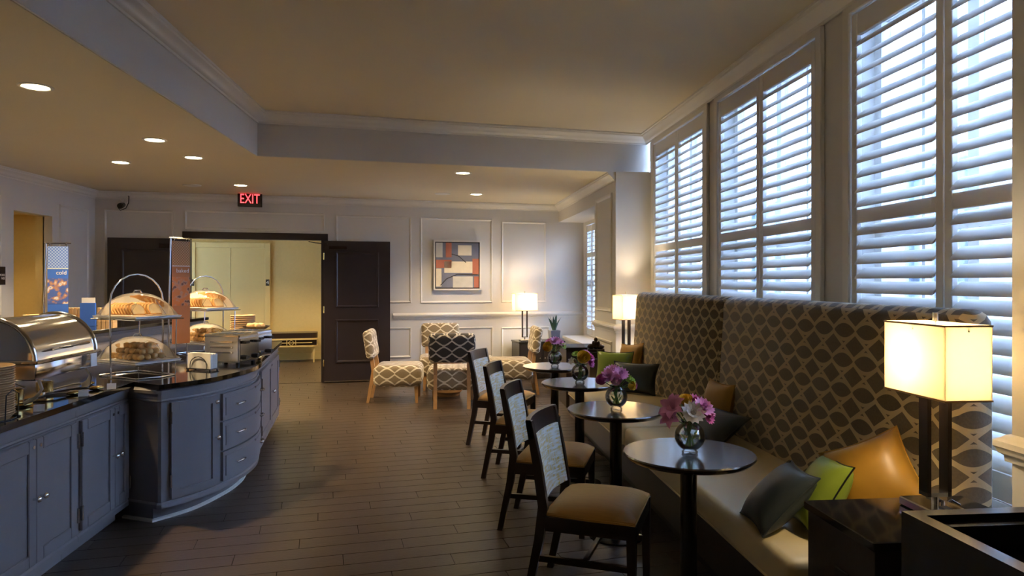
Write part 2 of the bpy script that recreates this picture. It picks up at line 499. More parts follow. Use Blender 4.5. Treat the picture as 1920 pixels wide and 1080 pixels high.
# ------------------------------------------------------------------ ceilings and soffits
cpoly = [(LX(YF)-.3, YF-.3), (RX(YF)+.5, YF-.3), (RX(7.9)+.5, 7.9), (CRB.x+.6, CRB.y+.6), tuple(ptB(2.4, -lobW-.3)), tuple(ptB(-4.4, -lobW-.3)), (CL.x-.3, CL.y+.1)]
struct(MB().prism(cpoly, ZUP, ZUP+.15).build('ceiling', M['ceil']), 'raised cream tray ceiling')
sl = [(LX(YF)-.2, YF-.2), (BX(YF), YF-.2), (SOF_L.x, SOF_L.y), (SOF_R.x+.02, SOF_R.y), (CRB.x+.3, CRB.y+.3), (CL.x-.2, CL.y+.1)]
struct(MB().prism(sl, ZLOW, ZUP).build('ceiling', M['ceil']), 'lower cream ceiling soffit with recessed lights')
# painted faces of the dropped beam
fb = MB()
fb.sweep([(0, ZLOW+.002), (0.012, ZLOW+.002), (0.012, ZUP-.01), (0, ZUP-.01)], [(BX(YF), YF), tuple(SOF_L), tuple(SOF_R)])
struct(fb.build('trim_1', M['wall']), 'painted faces of the dropped beam')
crown = [(0, -.115), (.012, -.115), (.016, -.098), (.03, -.09), (.04, -.07), (.065, -.045), (.085, -.034), (.09, -.02), (.1, -.016), (.1, 0), (0, 0)]
cu = [(o_+.012, ZUP+z) for o_, z in crown]
struct(MB().sweep(cu, [(BX(YF), YF), tuple(SOF_L), tuple(SOF_R), (RX(YF), YF)]).build('trim_2', M['trim'], smooth=40), 'white crown moulding of the tray ceiling')
cl_ = [(o_*.9, ZLOW+z*.9) for o_, z in crown]
struct(MB().sweep(cl_, [(LX(YF), YF), tuple(CL), tuple(CR2), (R2(7.97), 7.97)]).build('trim_3', M['trim'], smooth=40), 'white crown moulding of the lower ceiling')

# ------------------------------------------------------------------ walls
wl = MB()
ya, yb = 7.86, 8.62      # passage in the left wall
wl.prism([(LX(YF), YF), (LX(ya), ya), (LX(ya)-.12, ya), (LX(YF)-.12, YF)], 0, ZUP)
wl.prism([(LX(yb), yb), (CL.x, CL.y), (CL.x-.12, CL.y), (LX(yb)-.12, yb)], 0, ZUP)
wl.prism([(LX(ya), ya), (LX(yb), yb), (LX(yb)-.12, yb), (LX(ya)-.12, ya)], 2.33, ZUP)
struct(wl.build('wall_left', M['wall']), 'grey-white panelled wall with a passage opening')
pa = MB()   # passage behind the opening
x0 = LX(ya) - .12
x1 = x0 + .06
pa.box(x0-1.3, x0-1.2, ya-.6, yb+.6, 0, 2.5).box(x0-1.2, x1, ya-.6, ya-.5, 0, 2.5).box(x0-1.2, x1-.06, yb+.5, yb+.6, 0, 2.5).box(x0-1.2, x1-.06, ya-.5, yb+.5, 2.4, 2.5).box(x0-1.2, x1-.06, ya-.6, yb+.6, -.1, 0)
pa.box(x0-.10, x0, ya-.6, ya+.0, 0, 2.5).box(x0-.16, x0-.05, yb, yb+.6, 0, 2.5).box(x0-.14, x0-.02, ya-.6, yb+.6, 2.33, 2.6)
struct(pa.build('wall_passage', M['lobby']), 'cream walls of the side passage')
struct(MB().box(LX(YF)-.3, RX(YF)+.4, YF-.15, YF, 0, ZUP).build('wall_front', M['wall']), 'plain wall behind the camera')
s1, s2 = sB(352), sB(606)
DT = 2.17
bw = MB()
sl0 = (CL - B0).dot(EB); sr0 = (CRB - B0).dot(EB)
bw.box(-4.45, s1, 0, .14, 0, ZUP).box(s2, sr0+.1, 0, .14, 0, ZUP).box(s1, s2, 0, .14, DT, ZUP)
wall_back = struct(frob(bw, 'wall_back', M['wall'], FB), 'grey-white panelled back wall around the double doorway')

# window wall
wins = [(6.26, 7.79), (4.37, 5.95), (2.50, 4.0)]
WB, WT = 0.59, 3.06
rw = MB(); prev = 8.0
for a, b in wins:
    rw.box(0, .22, b/CR_, prev/CR_, 0, ZUP); rw.box(0, .22, a/CR_, b/CR_, 0, WB); rw.box(0, .22, a/CR_, b/CR_, WT, ZUP)
    prev = a
rw.box(0, .22, 2.38/CR_, prev/CR_, 0, ZUP)
struct(frob(rw, 'wall_right', M['wall'], FR), 'white wall holding the three shuttered windows')
nw = MB().prism([(RN(YF), YF), (RN(2.38), 2.38), (RX(2.38)+.2, 2.38), (RX(YF)+.2, YF)], 0, ZUP)
struct(nw.build('wall_right_near', M['wall']), 'white wall corner beside the nearest window')
# wall returning behind the banquette and on to the far bay
fw = MB()
fw.prism([(R2(7.95), 7.95), (RX(7.95)+.25, 7.95+.04), (RX(7.95)+.25, 8.5), (R2(8.97)+.55, 8.97), (R2(8.97), 8.97)], 0, ZLOW)
struct(fw.build('wall_bay', M['wall']), 'white wall pier between the banquette and the far window')
c2 = math.cos(math.atan(.12))
ww = MB()
ya2, yb2 = 9.15, 11.3  # window opening extended out of view to let light onto the back wall
ww.box(0, .18, 8.97/c2, 11.5/c2, 2.5, ZLOW)                       # header over the recess
ww.box(.18, .5, 8.97/c2, 11.6/c2, 2.5, ZLOW)
ww.box(.43, .55, 8.9/c2, ya2/c2, 0, 2.5).box(.43, .55, yb2/c2, 11.75/c2, 0, 2.5)
ww.box(.43, .55, ya2/c2, yb2/c2, 0, .66).box(.43, .55, ya2/c2, yb2/c2, 2.44, 2.5)
struct(frob(ww, 'wall_bay_window', M['wall'], F2), 'white recess around the far shuttered window')
sill = MB().box(.04, .43, 8.99/c2, 11.33/c2, 0.60, .64).box(.07, .43, 9.0/c2, 11.32/c2, 0, .60)
struct(frob(sill, 'trim_4', M['trim'], F2), 'white boxed sill below the far window')
rail = [(0, -.05), (.012, -.05), (.014, -.03), (.026, -.022), (.03, -.006), (.036, 0), (.036, .02), (.022, .03), (.012, .04), (0, .045)]
def chair_rail(path, z, name, lab):
    struct(MB().sweep([(o_, z+h) for o_, h in rail], path).build(name, M['trim'], smooth=40), lab)
chair_rail([tuple(ptB(s2+1.04)), tuple(CRB)], .985, 'trim_5', 'white chair rail along the back wall')
chair_rail([(R2(8.96), 8.96), (R2(7.945), 7.945), (RX(7.945), 7.985)], .985, 'trim_6', 'white chair rail around the wall pier')
chair_rail([(RN(2.385)+.3, 2.385), (RN(2.385), 2.385), (RN(.5), .5)], .95, 'trim_7', 'white chair rail on the near wall corner')
struct(MB().sweep([(0, 0), (.015, 0), (.015, .12), (.008, .14), (0, .14)], [tuple(ptB(s2+1.05)), tuple(CRB)]).build('baseboard_back', M['trim']), 'white baseboard of the back wall')
# panel mouldings
NT = [8]
def frame_mould(F, a0, a1, z0, z1, axis, w=.032, d=.014, sgn=-1, label='white rectangular panel moulding on the back wall'):
    mb = MB()
    prof_o = [(a0, z0), (a1, z0), (a1, z1), (a0, z1)]
    pts = []
    for inset, dep in ((0, 0), (.006, d), (w*.55, d*.8), (w, 0.0)):
        ring = [(a0+inset, z0+inset), (a1-inset, z0+inset), (a1-inset, z1-inset), (a0+inset, z1-inset)]
        pts.append([((p[0], sgn*dep, p[1]) if axis == 'x' else (sgn*dep, p[0], p[1])) for p in ring])
    vs = [p for r in pts for p in r]; fs = []
    for i in range(3):
        for k in range(4):
            l = (k+1) % 4; fs.append((i*4+k, i*4+l, (i+1)*4+l, (i+1)*4+k))
    mb.add(vs, fs)
    o = struct(frob(mb, 'trim_%d' % NT[0], M['trim'], F), label); NT[0] += 1
    return o
def bmould(u0, u1, v0, v1):
    um = (u0+u1)/2
    frame_mould(FB, sB(u0), sB(u1), zB(um, v1), zB(um, v0), 'x')
bmould(195, 326, 394, 620); bmould(346, 609, 397, 432); bmould(630, 771, 405, 568)
bmould(788, 923, 410, 568); bmould(940, 1024, 416, 567)
bmould(640, 771, 615, 672); bmould(788, 924, 614, 672); bmould(940, 1030, 613, 672)
FL = Matrix.Translation((LX(0), 0, 0)) @ Matrix.Rotation(math.atan(.085), 4, 'Z')
frame_mould(FL, 6.2, 7.66, 1.15, 2.47, 'y', sgn=1, label='white panel moulding on the left wall')
frame_mould(FL, 8.8, 9.5, 1.15, 2.5, 'y', sgn=1, label='narrow white panel moulding beside the passage')
frame_mould(F2, 8.1/c2, 8.86/c2, 1.16, 2.56, 'y', w=.045, d=.02, label='white panel moulding on the wall pier')
frame_mould(F2, 8.1/c2, 8.86/c2, .25, .82, 'y', w=.045, d=.02, label='low white panel moulding on the wall pier')

# ------------------------------------------------------------------ windows and shutters of the bay
def louver_mesh(L, w=.092, t=.012, tilt=math.radians(45)):
    n = 10; ring = []
    for k in range(n):
        a = 2*PI*k/n; x, z = math.cos(a)*w/2, math.sin(a)*t/2
        ring.append((x*math.cos(tilt) - z*math.sin(tilt), x*math.sin(tilt) + z*math.cos(tilt)))
    vs = [(x, -L/2, z) for x, z in ring] + [(x, L/2, z) for x, z in ring]
    fs = [(k, (k+1) % n, n+(k+1) % n, n+k) for k in range(n)] + [tuple(range(n)), tuple(range(2*n-1, n-1, -1))]
    return MB().add(vs, fs).mesh('louver', M['shutter'], 50)
def shutter(F, xo, y0, y1, z0, z1, zm, label, group, n_up, n_low, top=.13, bot=.12, st=.05, tilt=math.radians(45)):
    p = F @ Vector((xo, (y0+y1)/2, z0))
    t = thing('shutter_panel', label, 'shutter', p, F.to_euler().z, group)
    h = (y1-y0)/2; H = z1-z0; m = zm-z0
    for s in (-1, 1):
        MB().rbox(-.016, .016, s*h - (st if s > 0 else 0), s*h + (st if s < 0 else 0), 0, H, .003, 1).build('stile', M['shutter'], t)
    for a, b in ((0, bot), (m-.038, m+.038), (H-top, H)):
        MB().rbox(-.014, .014, -h+st, h-st, a, b, .003, 1).build('rail', M['shutter'], t)
    me = louver_mesh(2*h-2*st-.006, tilt=tilt)
    for a, b, n in ((bot, m-.038, n_low), (m+.038, H-top, n_up)):
        for i in range(n):
            o = bpy.data.objects.new('louver', me); COL.objects.link(o); o.parent = t
            o.location = (0, 0, a + (b-a)*(i+.5)/n)
    return t
wl_lab = ['the banquette far end', 'the banquette middle', 'the near lamp']
for i, (a, b) in enumerate(wins):
    a_, b_ = a/CR_, b/CR_
    W = bpy.data.objects.new('window_%d' % (i+1), None); COL.objects.link(W); W.matrix_world = FR
    struct(W, 'tall sash window behind shutters beside ' + wl_lab[i])
    f = MB()   # casing on the room side
    for q in ((a_-.07, a_, WB-.0, WT+.02), (b_, b_+.07, WB, WT+.02), (a_-.07, b_+.07, WT, WT+.05)):
        f.rbox(-.03, .0, q[0], q[1], q[2], q[3], .006, 1)
    f.build('casing', M['trim'], W)
    f = MB()
    for q in ((a_, a_+.06, WB, WT), (b_-.06, b_, WB, WT), (a_, b_, WB, WB+.07), (a_, b_, WT-.06, WT), (a_, b_, 1.78, 1.85), ((a_+b_)/2-.035, (a_+b_)/2+.035, WB, WT)):
        f.box(.13, .19, *q)
    f.build('sash_frame', M['trim'], W)
    mid = (a_+b_)/2
    for y0, y1 in ((a_+.06, mid-.035), (mid+.035, b_-.06)):
        for z0, z1 in ((WB+.07, 1.78), (1.85, WT-.06)):
            MB().box(.155, .161, y0, y1, z0, z1).build('pane', M['glass'], W)
            mu = MB().box(.145, .172, (y0+y1)/2-.012, (y0+y1)/2+.012, z0, z1); mu.build('muntin', M['trim'], W)
    for j, (y0, y1) in enumerate(((a_+.012, mid-.004), (mid+.004, b_-.012))):
        shutter(FR, -.004, y0, y1, WB+.008, WT-.012, 1.89, 'white louvred shutter beside %s, panel %s' % (wl_lab[i], ('towards the black tray cabinet', 'towards the wall pier')[j]),
                'white window shutters', 12, 14)
    portal(*(FR @ Vector((.3, mid, (WB+WT)/2))), b_-a_, WT-WB, THR)
ledge = MB().rbox(-.20, .02, 2.42/CR_, 7.93/CR_, WB-.04, WB-.004, .004, 1).box(-.19, 0, 2.42/CR_, 7.93/CR_, 0, WB-.04)
struct(frob(ledge, 'trim_%d' % NT[0], M['trim'], FR), 'cream window ledge behind the banquette'); NT[0] += 1
W = bpy.data.objects.new('window_4', None); COL.objects.link(W); W.matrix_world = F2
struct(W, 'shuttered window in the far recess')
np_ = 6; pw = (yb2-ya2)/c2/np_
f = MB()
for k in range(np_+1):
    f.box(.5, .54, ya2/c2+k*pw-.02, ya2/c2+k*pw+.02, .66, 2.44)
f.box(.5, .54, ya2/c2, yb2/c2, 1.5, 1.55); f.build('sash_frame', M['trim'], W)
MB().box(.52, .525, ya2/c2, yb2/c2, .66, 2.44).build('pane', M['glass'], W)
for k in range(np_):
    shutter(F2, .452, ya2/c2+k*pw+.004, ya2/c2+(k+1)*pw-.004, .665, 2.43, 1.95, 'narrow white louvred shutter panel of the window in the far recess', 'shutters of the far recess window', 5, 14, top=.1, bot=.1, st=.035, tilt=math.radians(22))
portal(*(F2 @ Vector((.62, (ya2+yb2)/2/c2, 1.55))), (yb2-ya2)/c2, 1.78, math.atan(.12))

# neighbouring building outdoors
nb = thing('neighbour_building', 'white painted brick building outside the windows', 'building', FR @ Vector((3.4, 0, 0)), THR)
MB().box(0, .3, -6, 22, -1, 7).build('wall', M['brick'], nb)
for yy in (-1.0, 1.2, 3.4, 5.6, 7.8, 10, 12.2, 14.4, 16.6, 18.8):
    w_ = MB()
    for q in ((yy-.5, yy-.42, .4, 2.9), (yy+.42, yy+.5, .4, 2.9), (yy-.5, yy+.5, .4, .48), (yy-.5, yy+.5, 2.82, 2.9), (yy-.5, yy+.5, 1.6, 1.67), (yy-.03, yy+.03, .4, 2.9)):
        w_.box(-.1, .0, *q)
    wo = w_.build('window', M['outframe'], nb)
    MB().box(-.03, -.001, yy-.42, yy+.42, .48, 2.82).build('pane', M['outglass'], wo)
MB().box(-3.1, 0, -6, 22, -.25, -.15).build('pavement', M['concrete'], nb)

# ------------------------------------------------------------------ doorway, doors and elevator lobby
dc = MB()
for q in ((s1-.07, s1+.03, 0, DT+.0), (s2-.03, s2+.07, 0, DT)): dc.rbox(q[0], q[1], -.02, .15, q[2], q[3], .004, 1)
dc.rbox(s1-.07, s2+.07, -.02, .15, DT-.03, DT+.07, .004, 1)
struct(frob(dc, 'trim_%d' % NT[0], M['doorwood'], FB), 'dark casing of the double doorway'); NT[0] += 1
def door_leaf(name, s_h, w, sgn, ang, lab):
    D = bpy.data.objects.new(name, None); COL.objects.link(D)
    p = FB @ Vector((s_h, -.035, 0)); D.location = p; D.rotation_euler = (0, 0, THB + ang)
    struct(D, lab)
    # leaf from 0..sgn*w in local x, room side is -y
    x0, x1 = (0, w) if sgn > 0 else (-w, 0)
    mb = MB().rbox(x0, x1, -.045, 0, .01, 2.13, .003, 1); mb.build('leaf', M['doorwood'], D)
    for z0, z1 in ((.30, .95), (1.13, 1.97)):
        b = MB(); a0, a1 = x0+.17, x1-.17
        pts = []
        for ins, dep in ((0, -.045), (.008, -.058), (.022, -.056), (.035, -.046)):
            pts += [(a0+ins, dep, z0+ins), (a1-ins, dep, z0+ins), (a1-ins, dep, z1-ins), (a0+ins, dep, z1-ins)]
        fs = [(i*4+k, i*4+(k+1) % 4, (i+1)*4+(k+1) % 4, (i+1)*4+k) for i in range(3) for k in range(4)]
        b.add(pts, fs).build('panel_moulding', M['doorwood'], D)
    xc = x0+.1 if sgn > 0 else x1-.1
    MB().rbox(xc-.02*sgn, xc+.24*sgn, -.085, -.045, 2.0, 2.05, .005, 1).build('door_closer', M['bronze'], D)
    for z in (.25, 1.05, 1.85):
        MB().cyl((0, -.05, z), (0, -.05, z+.1), .009).build('hinge', M['brass'], D)
    MB().box(x0+.01, x1-.01, -.05, -.045, .015, .03).build('sweep_strip', M['nickel'], D)
    return D
door_leaf('door_1', s1-.01, .99, -1, 0.06, 'dark panelled door leaf folded back left of the doorway')
d2 = door_leaf('door_2', s2+.01, .98, 1, -0.05, 'dark panelled door leaf folded back right of the doorway')
MB().tube([(.05, -.07, 2.08), (-.12, -.03, 2.1), (-.22, .0, 2.12)], .007, 6).build('closer_arm', M['bronze'], d2)

lob = MB()
lob.box(-4.2, 2.0, lobW, lobW+.1, 0, 2.9)
struct(frob(lob, 'wall_lobby', M['lobby'], FB), 'cream wall of the elevator lobby')
lob = MB().box(-4.3, -4.2, .14, lobW+.1, 0, 2.9).box(2.0, 2.1, .14, lobW+.1, 0, 2.9)
struct(frob(lob, 'wall_lobby_side', M['lobby'], FB), 'side walls of the elevator lobby')
struct(frob(MB().box(-4.2, 2.0, .14, lobW, 2.62, 2.75), 'ceiling', M['ceil'], FB), 'elevator lobby ceiling')
struct(frob(MB().rbox(-4.2, 2.0, lobW-.02, lobW, 0, .13, .004, 1), 'baseboard_lobby', M['elev'], FB), 'cream baseboard of the elevator lobby')
def sL(u):  # s on the lobby wall
    t = (u - CX)/FPX; q = B0 - NB*lobW
    return (q.y*t - q.x) / (EB.x - EB.y*t)
e0, e1 = sL(367), sL(497)
el = thing('elevator_door', 'cream two-panel elevator doors in the lobby', 'elevator', FB @ Vector((0, lobW-.02, 0)), THB)
em = (e0+e1)/2
MB().box(e0, em-.003, -.01, .015, .005, 2.16).build('door_panel', M['elev'], el)
MB().box(em+.003, e1, -.01, .015, .005, 2.16).build('door_panel', M['elev'], el)
MB().rbox(e0-.1, e0, -.04, .02, .0, 2.26, .006, 1).rbox(e1, e1+.1, -.04, .02, .0, 2.26, .006, 1).rbox(e0, e1, -.04, .02, 2.16, 2.26, .006, 1).build('frame', M['elev'], el)
for xx in (e0-.05, e1+.05):
    pl = MB().box(xx-.032, xx+.032, -.046, -.04, 1.44, 1.56).build('floor_plate', M['black'], el)
    text_mesh('4', .1, 'numeral', M['paper'], pl, Matrix.Translation((xx, -.047, 1.5)) @ Matrix.Rotation(PI/2, 4, 'X'))
# lobby bench
bu = (sL(500)+sL(596))/2
lb = thing('lobby_bench', 'cream console bench with a dark top against the lobby wall', 'bench', FB @ Vector((bu, lobW-.32, 0)), THB)
hw = (sL(596)-sL(500))/2
def rounded(hw, hd, r, n=6):
    out = []
    for cx_, cy_, a0 in ((hw-r, hd-r, 0), (-hw+r, hd-r, 90), (-hw+r, -hd+r, 180), (hw-r, -hd+r, 270)):
        for k in range(n+1):
            a = math.radians(a0+90*k/n); out.append((cx_+r*math.cos(a), cy_+r*math.sin(a)))
    return out
MB().prism(rounded(hw, .24, .14), .46, .56).build('seat_top', M['darkwood'], lb)
MB().sweep([(-.012, .43), (.012, .43), (.012, .462), (-.012, .462)], rounded(hw-.005, .235, .14), True).build('upper_rim', M['elev'], lb)
MB().sweep([(-.012, .30), (.012, .30), (.012, .325), (-.012, .325)], rounded(hw-.01, .23, .14), True).build('lower_rim', M['elev'], lb)
MB().box(-hw+.1, hw-.1, -.24, -.225, .372, .384).build('middle_rail', M['elev'], lb)
MB().box(-hw+.02, hw-.02, -.2, .2, .33, .425).build('frieze', M['bronze'], lb)
dm = MB().tube([(.06, -.235, .378), (0, -.235, .43), (-.06, -.235, .378), (0, -.235, .326)], .008, 4, True).box(-.085, -.073, -.245, -.225, .32, .435).box(.073, .085, -.245, -.225, .32, .435)
dm.build('diamond_motif', M['elev'], lb)
for x in (-hw+.07, hw-.07):
    for y in (-.17, .17):
        MB().cyl((x, y, .31), (x, y, 0), .03, .016, 4).build('leg', M['elev'], lb)

# ------------------------------------------------------------------ ceiling downlights
def downlight(p, lab, energy=55, r=.082, spot=True, rot=0):
    t = thing('recessed_downlight', lab, 'ceiling light', (p[0], p[1], p[2]), 0, 'recessed ceiling lights')
    MB().lathe([(r-.006, 0), (r+.02, 0), (r+.018, -.006), (r, -.008), (r-.006, -.004)], 24).build('trim_ring', M['trim'], t, smooth=40)
    MB().lathe([(0.001, -.001), (r-.004, -.001), (r-.004, -.004), (.001, -.004)], 24).build('lens', M['lens'], t)
    d = bpy.data.lights.new('downlight_beam', 'SPOT'); d.energy = energy; d.color = WARM
    d.spot_size = math.radians(115); d.spot_blend = .7; d.shadow_soft_size = .06
    lo = bpy.data.objects.new('downlight_beam', d); COL.objects.link(lo); lo.parent = t; lo.location = (0, 0, -.03)
def on_low(u, v): return at_z(u, v, ZLOW)
for u, v, lab in ((67, 162, 'bright round downlight above the chafing dish'), (290, 262, 'round downlight close to the dropped beam, above the tiered pastry stand'),
                  (226, 304, 'round downlight over the rear serving counter'), (363, 295, 'round downlight between the beam and the exit sign'),
                  (451, 347, 'small round downlight just above the exit sign'), (868, 324, 'round downlight above the abstract painting, nearer the beam'),
                  (893, 364, 'small round downlight closest to the abstract painting')):
    downlight(on_low(u, v), lab, 75 if u < 600 else 48)
for p, lab in (((-3.4, 1.2, ZLOW), 'added out-of-view downlight over the near end of the buffet'), ((-4.6, 3.6, ZLOW), 'added out-of-view downlight beside the left wall')):
    downlight(p, lab, 75)  # two added lamps outside the view, lighting the foreground
for u, v, lab in ((830, 363, 'flat round ceiling speaker grille above the painting'), (360, 347, 'flat round ceiling speaker grille near the exit sign')):
    p = on_low(u, v)
    tag(MB().lathe([(.001, 0), (.115, 0), (.11, -.008), (.09, -.012), (.001, -.012)], 24).build('ceiling_speaker', M['trim'], None, p, smooth=40), lab, 'speaker')
downlight((LX(8.2)-.75, 8.25, 2.4), 'added unseen downlight in the side passage ceiling', 10)  # added hidden lamp to warm the passage
for k, x in enumerate((-2.6, -.6, 1.0)):
    p = FB @ Vector((x, 1.7, 2.62))
    downlight(p, 'added unseen downlight in the elevator lobby ceiling', 48)  # added hidden lamps that give the lobby its warm light

# exit sign
sx = (sB(450)+sB(493))/2; zc = zB(472, 377)
ex = thing('exit_sign', 'red lit EXIT sign hanging above the double doorway', 'sign', FB @ Vector((sx, -.22, zc)), THB)
MB().rbox(-.165, .165, -.03, .03, -.11, .11, .006, 1).build('housing', M['black'], ex)
MB().box(-.09, .09, -.02, .02, .11, ZLOW-zc).build('canopy_mount', M['black'], ex)
text_mesh('EXIT', .19, 'letters', M['red_led'], ex, Matrix.Translation((0, -.032, -.002)) @ Matrix.Rotation(PI/2, 4, 'X') @ Matrix.Diagonal((.70, 1, 1, 1)), extrude=.002)
# security camera
p = FB @ Vector((sB(233), -.004, zB(233, 385)))
sc_ = thing('security_camera', 'small black security camera with looped cable on the back wall', 'camera', p, THB)
MB().cyl((0, 0, .09), (0, -.03, .09), .05).build('wall_plate', M['trim'], sc_)
MB().cyl((0, -.03, .09), (0, -.1, .02), .014).build('bracket', M['trim'], sc_)
MB().cyl((0, -.06, .0), (0, -.2, -.03), .034, .04).cyl((0, -.2, -.03), (0, -.215, -.033), .03).build('body', M['black'], sc_, smooth=40)
MB().tube([(.02, -.008, .16), (.07, -.04, .12), (.07, -.06, .03), (.04, -.08, -.05), (-.03, -.08, -.08), (-.06, -.07, -.04), (-.02, -.06, 0)], .006, 6).build('cable', M['black'], sc_)
# wall sign on the left wall
p = FL @ Vector((.010, 7.60, 1.585))
ws = thing('wall_plaque', 'small dark plaque with white lettering on the left wall', 'sign', p, math.atan(.085))
MB().rbox(-.008, .006, -.12, .12, -.1, .1, .003, 1).build('plate', M['bronze'], ws)
text_mesh('MOKE\nNSE', .036, 'lettering', M['paper'], ws, Matrix.Translation((.0065, .108, -.012)) @ Matrix.Rotation(PI/2, 4, 'Z') @ Matrix.Rotation(PI/2, 4, 'X'), align='RIGHT')

# painting
pu0, pu1 = sB(812), sB(901); pz0, pz1 = zB(856, 544), zB(856, 451)
pt = thing('abstract_painting', 'framed abstract painting of orange, cream and grey blocks on the back wall', 'painting', FB @ Vector(((pu0+pu1)/2, -.02, (pz0+pz1)/2)), THB)
W2, H2 = (pu1-pu0)/2, (pz1-pz0)/2
fr = MB()
for q in ((-W2, -W2+.025, -H2, H2), (W2-.025, W2, -H2, H2), (-W2, W2, -H2, -H2+.025), (-W2, W2, H2-.025, H2)): fr.box(q[0], q[1], -.035, .015, q[2], q[3])
fr.build('frame', M['trim'], pt)
MB().box(-W2+.02, W2-.02, -.01, .01, -H2+.02, H2-.02).build('shadow_gap', M['black'], pt)
cv = pmat('painted_canvas_slate', C(112, 116, 132), .7, var=.25, scale=5)
MB().box(-W2+.04, W2-.04, -.025, -.005, -H2+.04, H2-.04).build('canvas', cv, pt)
pcol = {'o': pmat('canvas_orange', C(176, 106, 82), .7, var=.2, scale=7), 'c': pmat('canvas_cream', C(216, 206, 182), .7, var=.15, scale=9),
        'g': pmat('canvas_pale', C(196, 194, 186), .7, var=.2, scale=9), 'd': pmat('canvas_dark', C(62, 58, 62), .7, var=.2, scale=9)}
cw, ch = W2-.04, H2-.04
for k, x0, x1, y0, y1 in (('g', -1, -.7, .35, 1), ('o', -.55, -.28, .35, 1), ('c', .02, .66, .44, .9), ('o', -1, -.28, -.12, .24), ('c', -.62, .7, -.34, .17),
                          ('o', .7, 1, -.4, .3), ('c', -1, -.75, -.95, -.15), ('g', -.22, .72, -1, -.5), ('o', .78, 1, -1, -.5)):
    MB().box(x0*cw, x1*cw, -.0265, -.02, y0*ch, y1*ch).build('paint_block', pcol[k], pt)
MB().tube([(-.28*cw, -.027, .5*ch), (.05*cw, -.027, .42*ch), (.4*cw, -.027, .12*ch)], .006, 5).build('paint_stroke', pcol['d'], pt)
MB().tube([(-.8*cw, -.027, -.9*ch), (-.5*cw, -.027, -.6*ch), (0, -.027, -.4*ch), (.95*cw, -.027, -.42*ch)], .007, 5).build('paint_stroke', pcol['d'], pt)

# ------------------------------------------------------------------ banquette
bq = thing('banquette_bench', 'long upholstered banquette with cream seat and tall trellis-patterned back', 'bench', (1.98, 0, 0), THR)
y0b, y1b = 2.66/CR_, 7.36/CR_
sx0 = 1.278-1.98     # seat front
MB().box(sx0+.10, .0, y0b, y1b, 0, .12).build('plinth', M['black'], bq)
MB().box(sx0+.02, .0, y0b, y1b, .12, .33).build('base', M['darkwood'], bq)
ym = 5.05/CR_
for a, b in ((y0b, ym-.002), (ym+.002, y1b)):
    MB().rbox(sx0, .06, a, b, .33, .475, .035, 3).build('seat_cushion', M['cream'], bq, smooth=60)
    MB().tube([(sx0+.004, a+.03, .345), (sx0+.004, b-.03, .345)], .006, 6).build('piping', M['cream'], bq)
for a, b in ((y0b+.06, ym-.002), (ym+.002, y1b)):
    mb = MB(); prof = [(-.02, .40), (.0, .8), (.03, 1.28)]
    for k in range(9):
        t = PI - PI*k/8; prof.append((.11+.08*math.cos(t), 1.33+.08*math.sin(t)))
    prof += [(.19, .40)]
    n = len(prof)
    ys = [a, a+.02, b-.02, b]
    vs = []
    for j, y in enumerate(ys):
        ins = .02 if j in (0, 3) else 0
        cxm = .09
        for x, z in prof: vs.append((x+(ins if x < cxm else -ins), y, z-(ins if z > 1.3 else 0)))
    fs = [(j*n+i, j*n+(i+1) % n, (j+1)*n+(i+1) % n, (j+1)*n+i) for j in range(3) for i in range(n)]
    fs += [tuple(range(n)), tuple(range(4*n-1, 3*n-1, -1))]
    mb.add(vs, fs).build('back_cushion', M['bench_fab'], bq, smooth=50)

# pillows
def pillow(w, h, t, n=14):
    bm_v = []; fs = []
    def z(u, v): return t/2*((1-abs(u)**2.6)*(1-abs(v)**2.6))**.55
    for side in (1, -1):
        for i in range(n+1):
            for j in range(n+1):
                u, v = -1+2*i/n, -1+2*j/n
                k = 1-.10*(1-abs(u)**2)*abs(v)**3; k2 = 1-.10*(1-abs(v)**2)*abs(u)**3
                bm_v.append((u*w/2*k2, v*h/2*k, side*z(u, v)))
    m = (n+1)**2
    for i in range(n):
        for j in range(n):
            a = i*(n+1)+j; q = (a, a+n+1, a+n+2, a+1)
            fs.append(q); fs.append(tuple(x+m for x in q[::-1]))
    mb = MB(); mb.v = [Vector(p) for p in bm_v]; mb.f = fs
    bm = bmesh.new(); vs = [bm.verts.new(p) for p in mb.v]
    for f in fs: bm.faces.new([vs[i] for i in f])
    bmesh.ops.remove_doubles(bm, verts=bm.verts[:], dist=1e-5)
    return MB().bm(bm)
def put_pillow(name, mat, w, h, t, loc, lean, yaw, roll, label, welt=None):
    """upright pillow: local x width, local y up"""
    T = thing(name, label, 'pillow', loc, 0, 'scatter cushions on the banquette')
    R = Matrix.Rotation(yaw, 4, 'Z') @ Matrix.Rotation(lean, 4, 'X') @ Matrix.Rotation(roll, 4, 'Z')
    mb = pillow(w, h, t); mb.v = [R @ v for v in mb.v]
    mz = min(v.z for v in mb.v); mb.v = [v - Vector((0, 0, mz)) for v in mb.v]
    mb.build('cover', mat, T, smooth=70)
    e = []
    n = 12
    for sx, sy, dx, dy in ((-1, -1, 1, 0), (1, -1, 0, 1), (1, 1, -1, 0), (-1, 1, 0, -1)):
        for k in range(n):
            u, v = sx+dx*2*k/n, sy+dy*2*k/n
            kx = 1-.10*(1-abs(v)**2)*abs(u)**3; ky = 1-.10*(1-abs(u)**2)*abs(v)**3
            e.append(R @ Vector((u*w/2*kx, v*h/2*ky, 0)) - Vector((0, 0, mz)))
    MB().tube(e, .004, 5, True).build('welt', welt or mat, T)
def BQ(x, Y, z=.476): return (1.98 - .0946*Y + x, Y, z)
lean = math.radians(68)
fx = math.radians(-90) + THR     # facing away from the back (towards -x)
